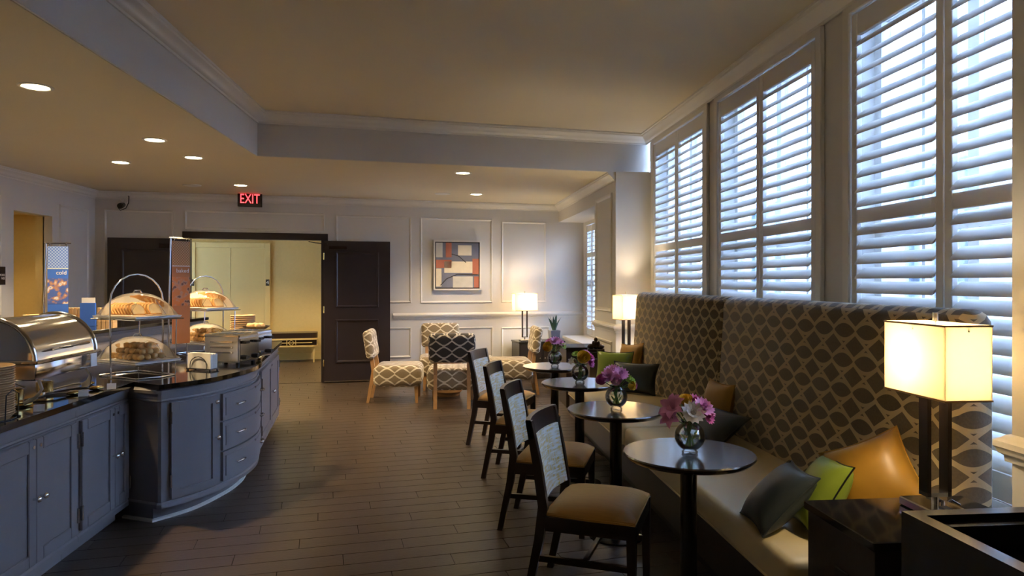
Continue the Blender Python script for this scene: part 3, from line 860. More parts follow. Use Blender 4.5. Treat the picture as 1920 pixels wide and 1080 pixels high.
put_pillow('throw_pillow', M['gold'], .34, .34, .20, BQ(-.19, 2.90), math.radians(72), fx+.75, .5, 'large gold satin cushion leaning by the lamp table')
put_pillow('throw_pillow', M['green'], .33, .33, .15, BQ(-.40, 2.93), math.radians(60), fx-.25, .06, 'bright green silk cushion beside the large gold cushion at the lamp table', M['black'])
put_pillow('throw_pillow', M['teal'], .34, .33, .14, BQ(-.565, 2.96), math.radians(46), fx-.2, .06, 'dark slate cushion lying against the bright green one at the lamp table')
put_pillow('throw_pillow', M['gold'], .36, .36, .13, BQ(-.11, 4.78), math.radians(80), fx+.1, .0, 'brown-gold cushion upright at the seam of the banquette back')
put_pillow('throw_pillow', M['teal'], .44, .30, .12, BQ(-.22, 4.55), math.radians(35), fx+.2, .0, 'dark cushion slumped below the brown-gold cushion at the seam')
put_pillow('throw_pillow', M['gold'], .40, .40, .13, BQ(-.10, 7.1), math.radians(78), fx+.3, .1, 'gold cushion at the far end of the banquette')
put_pillow('throw_pillow', M['green'], .38, .36, .13, BQ(-.30, 6.95), math.radians(72), fx+1.1, .0, 'olive green cushion with dark welt at the far end of the banquette', M['black'])
put_pillow('throw_pillow', M['teal'], .46, .30, .13, BQ(-.22, 6.5), math.radians(70), fx+.9, .0, 'dark slate cushion in front of the olive green one')

# ------------------------------------------------------------------ round tables, vases with flowers
def flower_mesh(kind, mat):
    mb = MB()
    if kind == 'daisy':
        for ring, (n, r, el, w) in enumerate(((14, .05, .15, .010), (11, .04, .6, .009), (8, .026, 1.05, .008))):
            for k in range(n):
                a = 2*PI*(k+.5*ring)/n
                d = Vector((math.cos(a)*math.cos(el), math.sin(a)*math.cos(el), math.sin(el))); s = Vector((-math.sin(a), math.cos(a), 0))
                up = d.cross(s)*-1
                p = [d*.006 - s*w*.4, d*.006 + s*w*.4, d*r*.7 + s*w - up*.002, d*r - up*.006, d*r*.7 - s*w - up*.002]
                mb.add(p, [(0, 1, 2, 3, 4)])
                mb.add([q + up*.0015 for q in p], [(4, 3, 2, 1, 0)])
        mb.lathe([(.001, .002), (.012, .004), (.010, .012), (.001, .014)], 10)
    elif kind == 'rose':
        for ring, (n, r, z0) in enumerate(((5, .034, 0), (5, .026, .006), (4, .018, .012), (3, .010, .016))):
            for k in range(n):
                a = 2*PI*(k+.4*ring)/n; vs = []; fs = []
                for i in range(5):
                    b = a + (i-2)*PI/n*.62
                    for j, (rr, zz) in enumerate(((.4, -.012), (.95, .008), (1.05, .03), (1.12, .034))):
                        vs.append((math.cos(b)*r*rr, math.sin(b)*r*rr, z0+zz))
                for i in range(4):
                    for j in range(3): fs.append((i*4+j, i*4+j+1, i*4+j+5, i*4+j+4))
                mb.add(vs, fs)
    elif kind == 'lily':
        for k in range(6):
            a = 2*PI*k/6; s = Vector((-math.sin(a), math.cos(a), 0)); vs = []
            for i in range(5):
                t = i/4; el = 1.2 - 1.0*t; d = Vector((math.cos(a)*t*.055, math.sin(a)*t*.055, .03*math.sin(t*2.2)))
                w = .016*math.sin(PI*min(1, t*.9+.1))
                vs += [d - s*w, d + Vector((0, 0, -.004)), d + s*w]
            fs = []
            for i in range(4):
                for j in range(2): fs.append((i*3+j, i*3+j+1, i*3+j+4, i*3+j+3))
            mb.add(vs, fs)
    return mb.mesh('flower_head', mat, 60)
FM = {}
def fl(kind, col):
    if (kind, col) not in FM: FM[(kind, col)] = flower_mesh(kind, M[col])
    return FM[(kind, col)]
leaf_me = MB().add([(0, 0, 0), (.012, .025, .004), (.010, .05, .004), (0, .075, 0), (-.010, .05, .004), (-.012, .025, .004)], [(0, 1, 2, 3, 4, 5)]).mesh('leaf', M['leaf'])
def bouquet(loc, heads, label, table_label, seed):
    rnd = random.Random(seed)
    vt = thing('glass_vase', label[0], 'vase', loc, 0, 'glass vases on the small tables')
    R = .066
    outer = [(.001, .004), (.034, 0.0), (.036, .008), (.03, .014)]
    for k in range(11):
        a = -1.15 + 2.2*k/10; outer.append((R*math.cos(a), .076+R*math.sin(a)))
    outer += [(.036, .139), (.040, .146)]
    inner = [(r-.004, z) for r, z in outer[::-1] if z > .017] + [(.001, .02)]
    MB().lathe(outer + inner, 24, cap=False).build('bowl', M['vase'], vt, smooth=60)
    wat = [(.001, .022)] + [(max(.01, (R-.006)*math.cos(-1.0+1.25*k/6)), .078+(R-.006)*math.sin(-1.0+1.25*k/6)) for k in range(7)]
    wat.append((.001, wat[-1][1]))
    MB().lathe(wat, 20, cap=False).build('water', M['water'], vt, smooth=60)
    bt = thing('flower_bouquet', label[1], 'flowers', (loc[0], loc[1], loc[2]+.022), 0, 'flower bouquets in the glass vases')
    for kind, col, x, y, z, sc in heads:
        me = fl(kind, col); o = bpy.data.objects.new('flower_head', me); COL.objects.link(o); o.parent = bt
        d = Vector((x, y, z-.10)).normalized()
        o.location = (x, y, z); o.scale = (sc, sc, sc)
        o.rotation_euler = Vector((0, 0, 1)).rotation_difference((d + Vector((0, -.55, .1))).normalized()).to_euler()
        b = Vector((-x*.25, -y*.25, .006))
        MB().tube([b, Vector((x*.12, y*.12, .1)), Vector((x*.6, y*.6, .10+(z-.10)*.55)), Vector((x, y, z))], .0028, 5).build('stem', M['leaf'], bt)
    for k in range(16):
        a = rnd.random()*2*PI; o = bpy.data.objects.new('leaf', leaf_me); COL.objects.link(o); o.parent = bt
        lo = k >= 8
        o.location = (math.cos(a)*(.022 if lo else .03), math.sin(a)*(.022 if lo else .03), .02+.05*rnd.random() if lo else .125+.02*rnd.random())
        o.rotation_euler = (rnd.uniform(-.2, .9) if not lo else 1.2, rnd.uniform(-.4, .4), a-PI/2)
        s_ = .55 if lo else .8; o.scale = (s_, s_, s_)
def round_table(x, y, label, h=.76):
    t = thing('round_table', label, 'table', (x, y, 0), THB, 'small round tables along the banquette')
    MB().lathe([(.001, h-.034), (.25, h-.034), (.27, h-.028), (.287, h-.012), (.29, h-.006), (.286, h), (.001, h)], 56).build('table_top', M['tabletop'], t, smooth=35)
    MB().cyl((0, 0, .02), (0, 0, h-.034), .036, n=20).build('pedestal', M['blackpaint'], t, smooth=40)
    MB().lathe([(.001, 0), (.16, 0), (.16, .008), (.145, .014), (.05, .022), (.001, .022)], 32).build('base_plate', M['blackpaint'], t, smooth=40)
    MB().lathe([(.001, h-.05), (.09, h-.05), (.09, h-.034), (.001, h-.034)], 20).build('mounting_plate', M['blackpaint'], t)
TB = [(.787, 3.09), (.62, 4.14), (.51, 5.23), (.385, 6.25)]
tl = ['dark round table carrying the pink and white flowers', 'dark round table carrying the pink and lime flowers', 'dark round table carrying the yellow rose bouquet', 'dark round table carrying the small magenta and yellow bouquet, farthest along the banquette']
for (x, y), l in zip(TB, tl): round_table(x, y, l)
bq_sets = [
 ([('daisy','pink',.05,-.03,.185,1.05),('daisy','whitep',.0,-.055,.165,1.15),('lily','pink',-.075,-.02,.175,1.2),('daisy','pink',-.055,.03,.195,1.0),('daisy','magenta',.03,.03,.20,1.0),('daisy','pink',.075,.01,.17,1.0),('rose','yellow',-.015,.01,.2,.8),('lily','pink',-.085,-.03,.14,1.0),('daisy','magenta',.07,-.03,.145,.8),('daisy','pink',.01,.06,.19,1.0)],
  ('round glass vase holding the pink and white flowers', 'pink and white daisies and lilies in a vase')),
 ([('daisy','pink',-.05,-.03,.18,1.1),('daisy','pink',.02,-.03,.19,1.1),('daisy','pink',-.02,.02,.205,1.1),('rose','magenta',-.08,-.02,.15,.9),('rose','pink',-.01,-.05,.15,.9),('daisy','lime',.06,-.02,.165,.8),('daisy','lime',.085,-.02,.14,.8),('rose','yellow',.075,-.035,.12,.7),('daisy','lime',.03,.04,.2,.8),('rose','magenta',.09,0,.12,.7)],
  ('round glass vase holding the pink and lime flowers', 'pink daisies with lime green blooms in a vase')),
 ([('rose','yellow',.015,-.05,.16,1.35),('daisy','magenta',.07,-.01,.17,.9),('daisy','magenta',.075,-.02,.13,.9),('daisy','lime',-.03,.0,.19,.7),('daisy','pink',.05,.03,.195,.8),('lily','whitep',-.06,-.03,.14,.6),('rose','magenta',.08,.03,.15,.7)],
  ('round glass vase holding the yellow rose', 'yellow rose with magenta and green blooms in a vase')),
 ([('daisy','pink',.0,-.02,.20,1.2),('daisy','magenta',-.04,.0,.19,1.1),('daisy','pink',.045,.0,.185,1.0),('rose','yellow',-.055,-.045,.145,1.2),('daisy','lime',.07,-.01,.16,.8),('daisy','magenta',.02,.04,.2,1.0)],
  ('round glass vase holding the small magenta and yellow bouquet', 'magenta daisies with a yellow rose in a vase'))]
for i, ((x, y), (hd, lb2)) in enumerate(zip(TB, bq_sets)):
    bouquet((x, y-.02, .7605), hd, lb2, '', i)

# ------------------------------------------------------------------ dining chairs (front towards local +x)
def dining_chair(label):
    t = thing('dining_chair', label, 'chair', (0, 0, 0), 0, 'dining chairs at the round tables')
    W_, D_ = .46, .44
    for s in (-1, 1):
        y = s*(W_/2-.02)
        # rear leg and back post, one bent piece
        pts = [(-.30, 0), (-.235, .30), (-.215, .46), (-.245, .66), (-.285, .86)]
        vs = []; fs = []
        for j, (x, z) in enumerate(pts):
            w = (.032, .044, .046, .04, .03)[j]
            vs += [(x-w/2, y-.016, z), (x+w/2, y-.016, z), (x+w/2, y+.016, z), (x-w/2, y+.016, z)]
        for j in range(4):
            for k in range(4): fs.append((j*4+k, j*4+(k+1) % 4, (j+1)*4+(k+1) % 4, (j+1)*4+k))
        fs += [(3, 2, 1, 0), (16, 17, 18, 19)]
        MB().add(vs, fs).build('back_post', M['darkwood'], t)
        y2 = s*(W_/2-.005)
        MB().add([(.19, y2-.016, 0), (.222, y2-.016, 0), (.222, y2+.016, 0), (.19, y2+.016, 0), (.18, y2-.02, .42), (.225, y2-.02, .42), (.225, y2+.02, .42), (.18, y2+.02, .42)],
                 [(3, 2, 1, 0), (4, 5, 6, 7), (0, 1, 5, 4), (1, 2, 6, 5), (2, 3, 7, 6), (3, 0, 4, 7)]).build('front_leg', M['darkwood'], t)
        MB().box(-.25, .19, y-.010, y+.010, .20, .228).build('stretcher', M['darkwood'], t)
        MB().box(-.2, .2, y2-.014, y2+.014, .355, .42).build('seat_rail', M['darkwood'], t)
    MB().box(.195, .222, -W_/2, W_/2, .355, .42).build('front_rail', M['darkwood'], t)
    MB().box(-.03, -.01, -W_/2+.02, W_/2-.02, .205, .225).build('cross_stretcher', M['darkwood'], t)
    # curved top rail and upholstered back panel
    def curved(z0, z1, th, bow, x_at, hw, name, mat):
        n = 10; vs = []; fs = []
        for zi in range(5):
            z = z0+(z1-z0)*zi/4
            for i in range(n+1):
                y = -hw+2*hw*i/n; x = x_at(z) - bow*(1-(y/hw)**2)
                vs += [(x-th/2, y, z), (x+th/2, y, z)]
        r = (n+1)*2
        for zi in range(4):
            for i in range(n):
                a = zi*r+i*2
                fs += [(a, a+2, a+r+2, a+r), (a+1, a+r+1, a+r+3, a+3)]
            fs += [(zi*r, zi*r+r, zi*r+r+1, zi*r+1), (zi*r+2*n, zi*r+2*n+1, zi*r+r+2*n+1, zi*r+r+2*n)]
        for i in range(n):
            a = i*2; fs += [(a, a+1, a+3, a+2), (4*r+a, 4*r+a+2, 4*r+a+3, 4*r+a+1)]
        MB().add(vs, fs).build(name, mat, t, smooth=50)
    xa = lambda z: -.215 - (z-.46)*.175
    curved(.775, .865, .024, .03, xa, W_/2-.004, 'top_rail', M['darkwood'])
    curved(.475, .778, .034, .03, xa, W_/2-.034, 'back_panel', M['print'])
    # crowned seat pad
    n = 12; vs = []; fs = []
    for i in range(n+1):
        for j in range(n+1):
            u, v = -1+2*i/n, -1+2*j/n
            wy = (W_/2+.005) if u > 0 else (W_/2-.012 + .017*(u+1))
            vs.append((.005+u*.215, v*wy, .435+.052*((1-abs(u)**3.5)*(1-abs(v)**3.5))**.5))
    m = len(vs)
    for i in range(n):
        for j in range(n):
            a = i*(n+1)+j; fs.append((a, a+n+1, a+n+2, a+1))
    bd = [i*(n+1) for i in range(n+1)] + [n*(n+1)+j for j in range(1, n+1)] + [i*(n+1)+n for i in range(n-1, -1, -1)] + [j for j in range(n-1, 0, -1)]
    base = []
    for b in bd: base.append(m+len(base)); vs.append((vs[b][0], vs[b][1], .415))
    for k in range(len(bd)):
        l = (k+1) % len(bd); fs.append((bd[k], bd[l], base[l], base[k]))
    fs.append(tuple(base))
    MB().add(vs, fs).build('seat_pad', M['tan'], t, smooth=50)
    e = [(vs[b][0], vs[b][1], .428) for b in bd]
    MB().tube(e, .004, 5, True).build('seat_piping', M['tan'], t)
    for s in (-1, 1):
        MB().cyl((.206, s*(W_/2-.005), 0), (.206, s*(W_/2-.005), .006), .012, n=8).build('glide', M['nickel'], t)
    return t
ch = dining_chair('dark dining chair with tan seat at the table of pink and white flowers')
ch.location = (.42, 3.40, 0); ch.rotation_euler = (0, 0, math.radians(-19))
for (x, y, r, l) in ((.27, 4.38, -14, 'dark dining chair with tan seat at the table of pink and lime flowers'),
                     (.12, 5.50, -14, 'dark dining chair with tan seat at the yellow rose table'),
                     (-.06, 6.57, -18, 'dark dining chair with tan seat at the last round table, nearest the slipper chairs')):
    copy_tree(ch, None, (x, y, 0), math.radians(r), l)

# ------------------------------------------------------------------ slipper chairs (front towards local +x)
def slipper(label, fab_back):
    t = thing('slipper_chair', label, 'chair', (0, 0, 0), 0, 'trellis slipper chairs around the low table')
    # boxy seat with rounded ends
    MB().rbox(-.27, .33, -.31, .31, .20, .47, .075, 4).build('seat', M['chair_fab'], t, smooth=60)
    mb = MB().rbox(-.055, .055, -.28, .28, 0, .36, .053, 4)
    R = Matrix.Translation((-.30, 0, .55)) @ Matrix.Rotation(math.radians(-9), 4, 'Y')
    mb.v = [R @ v for v in mb.v]; mb.build('backrest', fab_back, t, smooth=60)
    for s in (-1, 1):
        MB().add([(-.36, s*.2-.022, 0), (-.325, s*.2-.022, 0), (-.325, s*.2+.022, 0), (-.36, s*.2+.022, 0),
                  (-.295, s*.2-.022, .40), (-.245, s*.2-.022, .40), (-.245, s*.2+.022, .40), (-.295, s*.2+.022, .40),
                  (-.325, s*.2-.022, .62), (-.28, s*.2-.022, .62), (-.28, s*.2+.022, .62), (-.325, s*.2+.022, .62)],
                 [(3, 2, 1, 0), (8, 9, 10, 11)] + [(j*4+k, j*4+(k+1) % 4, (j+1)*4+(k+1) % 4, (j+1)*4+k) for j in range(2) for k in range(4)]).build('back_leg', M['oak'], t)
        MB().cyl((.26, s*.24, .22), (.27, s*.245, 0), .032, .022, 4).build('front_leg', M['oak'], t)
    return t
A = slipper('trellis slipper chair standing sideways in front of the dark door leaf', M['chair_fab'])
A.location = (-1.48, 8.92, 0); A.rotation_euler = (0, 0, math.radians(4))
Cc = slipper('trellis slipper chair with dark back turned to the room, before the low table', M['chair_fab_dark'])
Cc.location = (-.74, 8.62, 0); Cc.rotation_euler = (0, 0, math.radians(94))
copy_tree(A, None, (-1.02, 9.98, 0), math.radians(-82), 'trellis slipper chair behind the low table, below the painting')
copy_tree(A, None, (-.01, 9.5, 0), math.radians(186), 'trellis slipper chair facing the low table beside the plant cabinet')
lt = thing('low_table', 'round light wood drum table between the slipper chairs', 'table', (-.86, 9.28, 0))
MB().lathe([(.001, .47), (.22, .47), (.225, .48), (.225, .5), (.22, .505), (.001, .505)], 32).build('top', M['oak'], lt, smooth=40)
MB().lathe([(.001, 0), (.16, 0), (.16, .03), (.19, .06), (.19, .47), (.001, .47)], 32).build('drum', M['oak'], lt, smooth=40)

# ------------------------------------------------------------------ lamps
def lamp(loc, rz, sw, sd, sh, post_h, base, label, energy, turn=False):
    t = thing('table_lamp', label, 'lamp', loc, rz)
    bw_, bd_, bh_ = base
    MB().rbox(-bw_/2, bw_/2, -bd_/2, bd_/2, 0, bh_, .004, 1).build('base', M['chrome'], t)
    z0 = bh_+.03; z1 = z0+post_h
    MB().cyl((0, 0, bh_), (0, 0, z0+.002), .012).build('stem', M['nickel'], t)
    fwid = .075
    FT = Matrix.Rotation(PI/2 if turn else 0, 4, 'Z')
    for s in (-1, 1):
        MB().box(s*fwid/2-.007, s*fwid/2+.007, -.022, .022, z0, z1, FT).build('frame_post', M['bronze'], t)
    MB().box(-fwid/2-.007, fwid/2+.007, -.022, .022, z1, z1+.014, FT).build('frame_top', M['bronze'], t)
    MB().box(-fwid/2-.007, fwid/2+.007, -.022, .022, z0, z0+.014, FT).build('frame_bottom', M['nickel'], t)
    zs = z1+.012
    sb = zs - .03
    mb = MB(); th = .003
    for x0, x1, y0, y1 in ((-sw/2, sw/2, -sd/2, -sd/2+th), (-sw/2, sw/2, sd/2-th, sd/2), (-sw/2, -sw/2+th, -sd/2+th, sd/2-th), (sw/2-th, sw/2, -sd/2+th, sd/2-th)):
        mb.box(x0, x1, y0, y1, sb, sb+sh)
    mb.build('lamp_shade', M['shade'], t)
    for zz in (sb, sb+sh-.006):
        MB().sweep([(-.002, zz), (.002, zz), (.002, zz+.006), (-.002, zz+.006)], [(-sw/2, -sd/2), (sw/2, -sd/2), (sw/2, sd/2), (-sw/2, sd/2)], True).build('shade_binding', M['kraft'], t)
    MB().tube([(-sw/2, 0, sb+sh-.02), (sw/2, 0, sb+sh-.02)], .003, 5).tube([(0, -sd/2, sb+sh-.02), (0, sd/2, sb+sh-.02)], .003, 5).build('shade_spider', M['nickel'], t)
    MB().cyl((0, 0, z1), (0, 0, sb+sh*.35), .012).build('socket', M['nickel'], t)
    MB().cyl((0, 0, sb+sh*.35), (0, 0, sb+sh+.03), .004).cyl((0, 0, sb+sh+.005), (0, 0, sb+sh+.035), .009).build('finial', M['nickel'], t)
    d = bpy.data.lights.new('lamp_bulb', 'POINT'); d.energy = energy; d.color = (1, .80, .52); d.shadow_soft_size = .035
    lo = bpy.data.objects.new('lamp_bulb', d); COL.objects.link(lo); lo.parent = t; lo.location = (0.03, 0, sb+sh*.52)
    return t
# near end table
et = thing('end_table', 'dark end table with black granite top at the near end of the banquette', 'table', (1.98-.0946*2.39, 2.39, 0), THR)
ex0 = 1.065-(1.98-.0946*2.587); ex1 = .06
ex1 = 1.70-(1.98-.0946*2.39)
MB().box(ex0+.012, ex1, -.195, .20, 0, .69).build('carcass', M['darkwood'], et)
MB().rbox(ex0, ex1, -.205, .21, .69, .72, .003, 1).build('granite_top', M['granite'], et)
op = MB().rbox(ex0+.006, ex0+.013, -.06, .02, .42, .56, .002, 1).build('outlet_plate', M['black'], et)
MB().box(ex0+.003, ex0+.007, -.04, .0, .45, .48).box(ex0+.003, ex0+.007, -.04, .0, .5, .53).build('socket', M['bronze'], op)
nl = lamp((1.465, 2.40, .721), THR+PI/2, .31, .165, .25, .365, (.2, .13, .03), 'large table lamp with rectangular linen shade on the near end table', 4.2, True)
for x, y in ((-.06, .0), (.05, -.035)):
    MB().box(x-.025, x+.025, y-.014, y+.014, .03, .034).build('outlet', M['black'], nl)
MB().cyl((-.01, -.02, .03), (-.01, -.02, .045), .006).build('switch', M['nickel'], nl)
MB().tube([(.03, -.063, .015), (.04, -.09, .028), (.05, -.12, .012), (.055, -.135, .005)], .004, 6).build('cord', M['black'], nl)
# black planter box in front
bx = thing('black_tray_cabinet', 'black cabinet with a recessed tray top in front of the end table', 'cabinet', (1.138, 2.026, 0), THR)
def tray(w, d, h):
    MB().box(0, w, -d, 0, 0, h-.10).build('body', M['blackpaint'], bx)
    r = MB()
    for q in ((0, w, -d, -d+.045), (0, w, -.045, 0), (0, .045, -d+.045, -.045), (w-.045, w, -d+.045, -.045)): r.box(q[0], q[1], q[2], q[3], h-.10, h)
    r.build('rim', M['blackpaint'], bx)
    r = MB()
    for q in ((.045, w-.045, -d+.045, -d+.085), (.045, w-.045, -.085, -.045), (.045, .085, -d+.085, -.085), (w-.085, w-.045, -d+.085, -.085)): r.box(q[0], q[1], q[2], q[3], h-.10, h-.02)
    r.build('inner_ledge', M['blackpaint'], bx)
tray(.56, .60, .85)
# far lamps and small tables
ft = thing('side_table', 'dark side table between the banquette and the wall pier', 'table', (1.02, 7.62, 0), THR)
MB().rbox(-.22, .33, -.18, .2, .66, .69, .003, 1).build('top', M['darkwood'], ft)
MB().box(-.2, .31, -.16, .18, 0.0, .66).build('carcass', M['darkwood'], ft)
lamp((1.255, 7.62, .691), math.radians(25), .23, .19, .27, .375, (.16, .12, .025), 'table lamp with linen shade between the banquette and the wall pier', 9)
bd = thing('reclining_figurine', 'small dark figurine on a block base on the side table', 'figurine', (.91, 7.53, .69), 0)
MB().rbox(-.1, .1, -.06, .06, 0, .07, .004, 1).rbox(-.09, .09, -.05, .05, .07, .10, .004, 1).build('plinth', M['bronze'], bd)
def blob(segs):
    bm = bmesh.new()
    for c, r in segs:
        bmesh.ops.create_uvsphere(bm, u_segments=10, v_segments=7, radius=1, matrix=Matrix.Translation(c) @ Matrix.Diagonal((r[0], r[1], r[2], 1)))
    return MB().bm(bm)
blob([((-.05, 0, .125), (.045, .035, .03)), ((.0, 0, .145), (.04, .035, .05)), ((.045, 0, .125), (.05, .03, .028)), ((.0, -.005, .2), (.022, .022, .026)), ((.03, -.02, .15), (.016, .016, .04)), ((-.03, -.02, .15), (.016, .016, .04))]).build('figure', M['bronze'], bd, smooth=60)
db = thing('dark_cube_cabinet', 'dark wood cube cabinet standing before the far window sill', 'cabinet', (.83, 8.62, 0), THR)
MB().rbox(-.2, .22, -.25, .25, .0, .70, .004, 1).build('carcass', M['darkwood'], db)
MB().rbox(-.21, .23, -.26, .26, .70, .725, .004, 1).build('top', M['blackpaint'], db)
# plant cabinet by the back wall
pcx = (sB(955)+sB(1041))/2
pc = thing('plant_cabinet', 'low dark wood cabinet below the lamp and plant at the back wall', 'cabinet', FB @ Vector((pcx, -.31, 0)), THB)
hwc = (sB(1041)-sB(955))/2*.97
MB().box(-hwc+.01, hwc-.01, -.2, .24, .04, .56).box(-hwc+.03, hwc-.03, -.17, .22, 0, .04).build('carcass', M['darkwood'], pc)
MB().rbox(-hwc, hwc, -.22, .25, .56, .585, .003, 1).build('top', M['blackpaint'], pc)
for s in (-1, 1):
    dd = MB().rbox(s*hwc/2-hwc/2+.02, s*hwc/2+hwc/2-.02, -.215, -.2, .07, .54, .003, 1).build('door', M['darkwood'], pc)
    MB().cyl((s*.04, -.215, .33), (s*.04, -.235, .33), .01).build('knob', M['nickel'], dd)
p = FB @ Vector((sB(973), -.33, .586))
lamp(p, THB, .36, .2, .27, .44, (.16, .12, .025), 'table lamp with linen shade on the plant cabinet by the back wall', 7)
p = FB @ Vector((sB(1025), -.38, .586))
pp = thing('potted_succulent', 'spiky green succulent in a square grey pot on the plant cabinet', 'plant', p, THB)
MB().add([(-.065, -.065, 0), (.065, -.065, 0), (.065, .065, 0), (-.065, .065, 0), (-.08, -.08, .16), (.08, -.08, .16), (.08, .08, .16), (-.08, .08, .16)],
         [(3, 2, 1, 0), (4, 5, 6, 7), (0, 1, 5, 4), (1, 2, 6, 5), (2, 3, 7, 6), (3, 0, 4, 7)]).build('pot', M['concrete'], pp)
for k in range(11):
    a = 2*PI*k/11+.3; tl_ = .12+.45*((k*7) % 11)/11; L_ = .26-.05*((k*5) % 4)/4
    vs = []; fs = []; d = Vector((math.cos(a), math.sin(a), 0)); s = Vector((-math.sin(a), math.cos(a), 0))
    for i in range(7):
        q = i/6; c = d*(.02+tl_*L_*q**1.4) + Vector((0, 0, .15+L_*q*math.cos(tl_*q))); w = .024*(math.sin(PI*(.25+.75*q)) ) + .001
        vs += [c - s*w, c + d*.008*(1-q), c + s*w, c - d*.006*(1-q)]
    for i in range(6):
        for j in range(4): fs.append((i*4+j, i*4+(j+1) % 4, (i+1)*4+(j+1) % 4, (i+1)*4+j))
    MB().add(vs, fs).build('leaf', M['succ'], pp, smooth=50)

# ------------------------------------------------------------------ buffet counter
ZC = .88
edge = [(-2.16, 2.2), (-2.26, 3.06), (-2.35, 3.71), (-2.41, 4.42), (-2.185, 4.29)]
arc = []
import itertools
def catmull(pts, n=6):
    out = []
    P = [pts[0]] + pts + [pts[-1]]
    for i in range(1, len(P)-2):
        for k in range(n):
            t = k/n; a, b, c, d = P[i-1], P[i], P[i+1], P[i+2]
            out.append(tuple(.5*((2*b[j]) + (-a[j]+c[j])*t + (2*a[j]-5*b[j]+4*c[j]-d[j])*t*t + (-a[j]+3*b[j]-3*c[j]+d[j])*t**3) for j in (0, 1)))
    out.append(pts[-1]); return out
arc = catmull([(-2.185, 4.29), (-2.02, 4.56), (-1.945, 4.89), (-1.93, 5.16), (-1.965, 5.42), (-2.08, 5.78)], 6)
front = [(-2.16, 2.2), (-2.41, 4.42)] + arc + [(-2.47, 7.45)]
XR = -3.66
wt = thing('buffet_worktop', 'black granite worktop of the buffet counter', 'worktop', (0, 0, 0))
MB().prism(front + [(XR, 7.45), (XR, 2.2)], ZC-.03, ZC).build('slab', M['granite'], wt)
def offs(path, d):
    """path shifted to its left (into the counter)"""
    out = []
    for i, p in enumerate(path):
        a = Vector(path[max(i-1, 0)]); b = Vector(path[min(i+1, len(path)-1)]); t = (b-a).normalized()
        out.append((p[0]-t.y*d, p[1]+t.x*d))
    return out
def front_box(mb, p, q, x0, x1, d0, d1, z0, z1, b=.003):
    """box on the vertical face from p to q: x along, d outward"""
    p = Vector(p); q = Vector(q); t = (q-p).normalized()
    F = Matrix(((t.x, t.y, 0, p.x), (t.y, -t.x, 0, p.y), (0, 0, 1, 0), (0, 0, 0, 1)))
    mb.rbox(x0, x1, d0, d1, z0, z1, b, 1, F)
def knob(par, p, q, x, z, d=.0):
    p = Vector(p); q = Vector(q); t = (q-p).normalized(); n = Vector((t.y, -t.x))
    c = p + t*x
    MB().cyl((c.x+n.x*d, c.y+n.y*d, z), (c.x+n.x*(d+.022), c.y+n.y*(d+.022), z), .006).build('stem', M['chrome'], par)
    R = Vector((0, 0, 1)).rotation_difference(Vector((n.x, n.y, 0))).to_matrix().to_4x4()
    MB().lathe([(.001, 0), (.012, .002), (.016, .010), (.012, .018), (.001, .021)], 14, M=Matrix.Translation((c.x+n.x*(d+.018), c.y+n.y*(d+.018), z)) @ R).build('knob', M['chrome'], par, smooth=50)
def door(par, p, q, x0, x1, z0, z1, kx=None, kz=None, hinge=None):
    mb = MB(); fwid = .06
    front_box(mb, p, q, x0, x1, 0, .012, z0, z1)
    for a, b, c, d in ((x0, x0+fwid, z0, z1), (x1-fwid, x1, z0, z1), (x0+fwid, x1-fwid, z0, z0+fwid), (x0+fwid, x1-fwid, z1-fwid, z1)):
        front_box(mb, p, q, a, b, .010, .022, c, d, .004)
    o = mb.build('door', M['cab'], par)
    if kx is not None:
        knob(o, p, q, kx, kz, .022)
        t = (Vector(q)-Vector(p)).normalized(); n = Vector((t.y, -t.x)); c = Vector(p)+t*kx
        MB().cyl((c.x+n.x*.021, c.y+n.y*.021, z1-.035), (c.x+n.x*.027, c.y+n.y*.027, z1-.035), .009, n=10).build('lock', M['chrome'], o)
    if hinge is not None:
        for hz in (z0+.06, z1-.14):
            h_ = MB(); front_box(h_, p, q, hinge-.005, hinge+.005, .016, .030, hz, hz+.08, .002); h_.build('hinge', M['nickel'], o)
    return o
def carcass(par, poly, z0=.10, z1=ZC-.03):
    MB().prism(poly, z0, z1).build('carcass', M['cab'], par)
mould = [(0, -.03), (.018, -.03), (.018, -.012), (.012, -.008), (.006, 0.0), (0, 0)]
def apron(par, path):
    MB().sweep([(o_, ZC-.03+z) for o_, z in mould] , path).build('top_moulding', M['cab'], par)
    MB().sweep([(0, ZC-.115), (.008, ZC-.115), (.012, ZC-.108), (.008, ZC-.1), (0, ZC-.1)], path).build('bead_moulding', M['cab'], par)
    MB().sweep([(0, .10), (.012, .10), (.012, .125), (.004, .135), (0, .135)], path).build('bottom_moulding', M['cab'], par)
# straight near run: two cabinets
P0, P1 = Vector((-2.20, 2.2)), Vector((-2.45, 4.42))
dirn = (P1-P0).normalized()
def on_run(v): return P0 + dirn*v
def run_at(u):   # distance along the run where the face shows at pixel column u
    t = (u-CX)/FPX
    return (P0.x - t*P0.y) / (t*dirn.y - dirn.x)
kz = .47
def near_unit(a, b, splits, label, knobs, hinges):
    t = thing('buffet_cabinet', label, 'cabinet')
    A_, B_ = on_run(a), on_run(b)
    carcass(t, [tuple(A_), tuple(B_), (XR, B_.y), (XR, A_.y)])
    MB().prism([(A_.x-.08, A_.y), (B_.x-.08, B_.y), (XR, B_.y), (XR, A_.y)], 0, .10).build('toe_kick', M['cab'], t)
    apron(t, [tuple(A_), tuple(B_)])
    for (x0, x1), k, h in zip(splits, knobs, hinges):
        door(t, A_, B_, x0-a, x1-a, .15, ZC-.125, k-a, kz, h-a)
    return t
r1, r2, r3, r4, r5 = run_at(60), run_at(137), run_at(147), run_at(209), run_at(262)
L_all = (P1-P0).length
mid12 = (r2+r3)/2
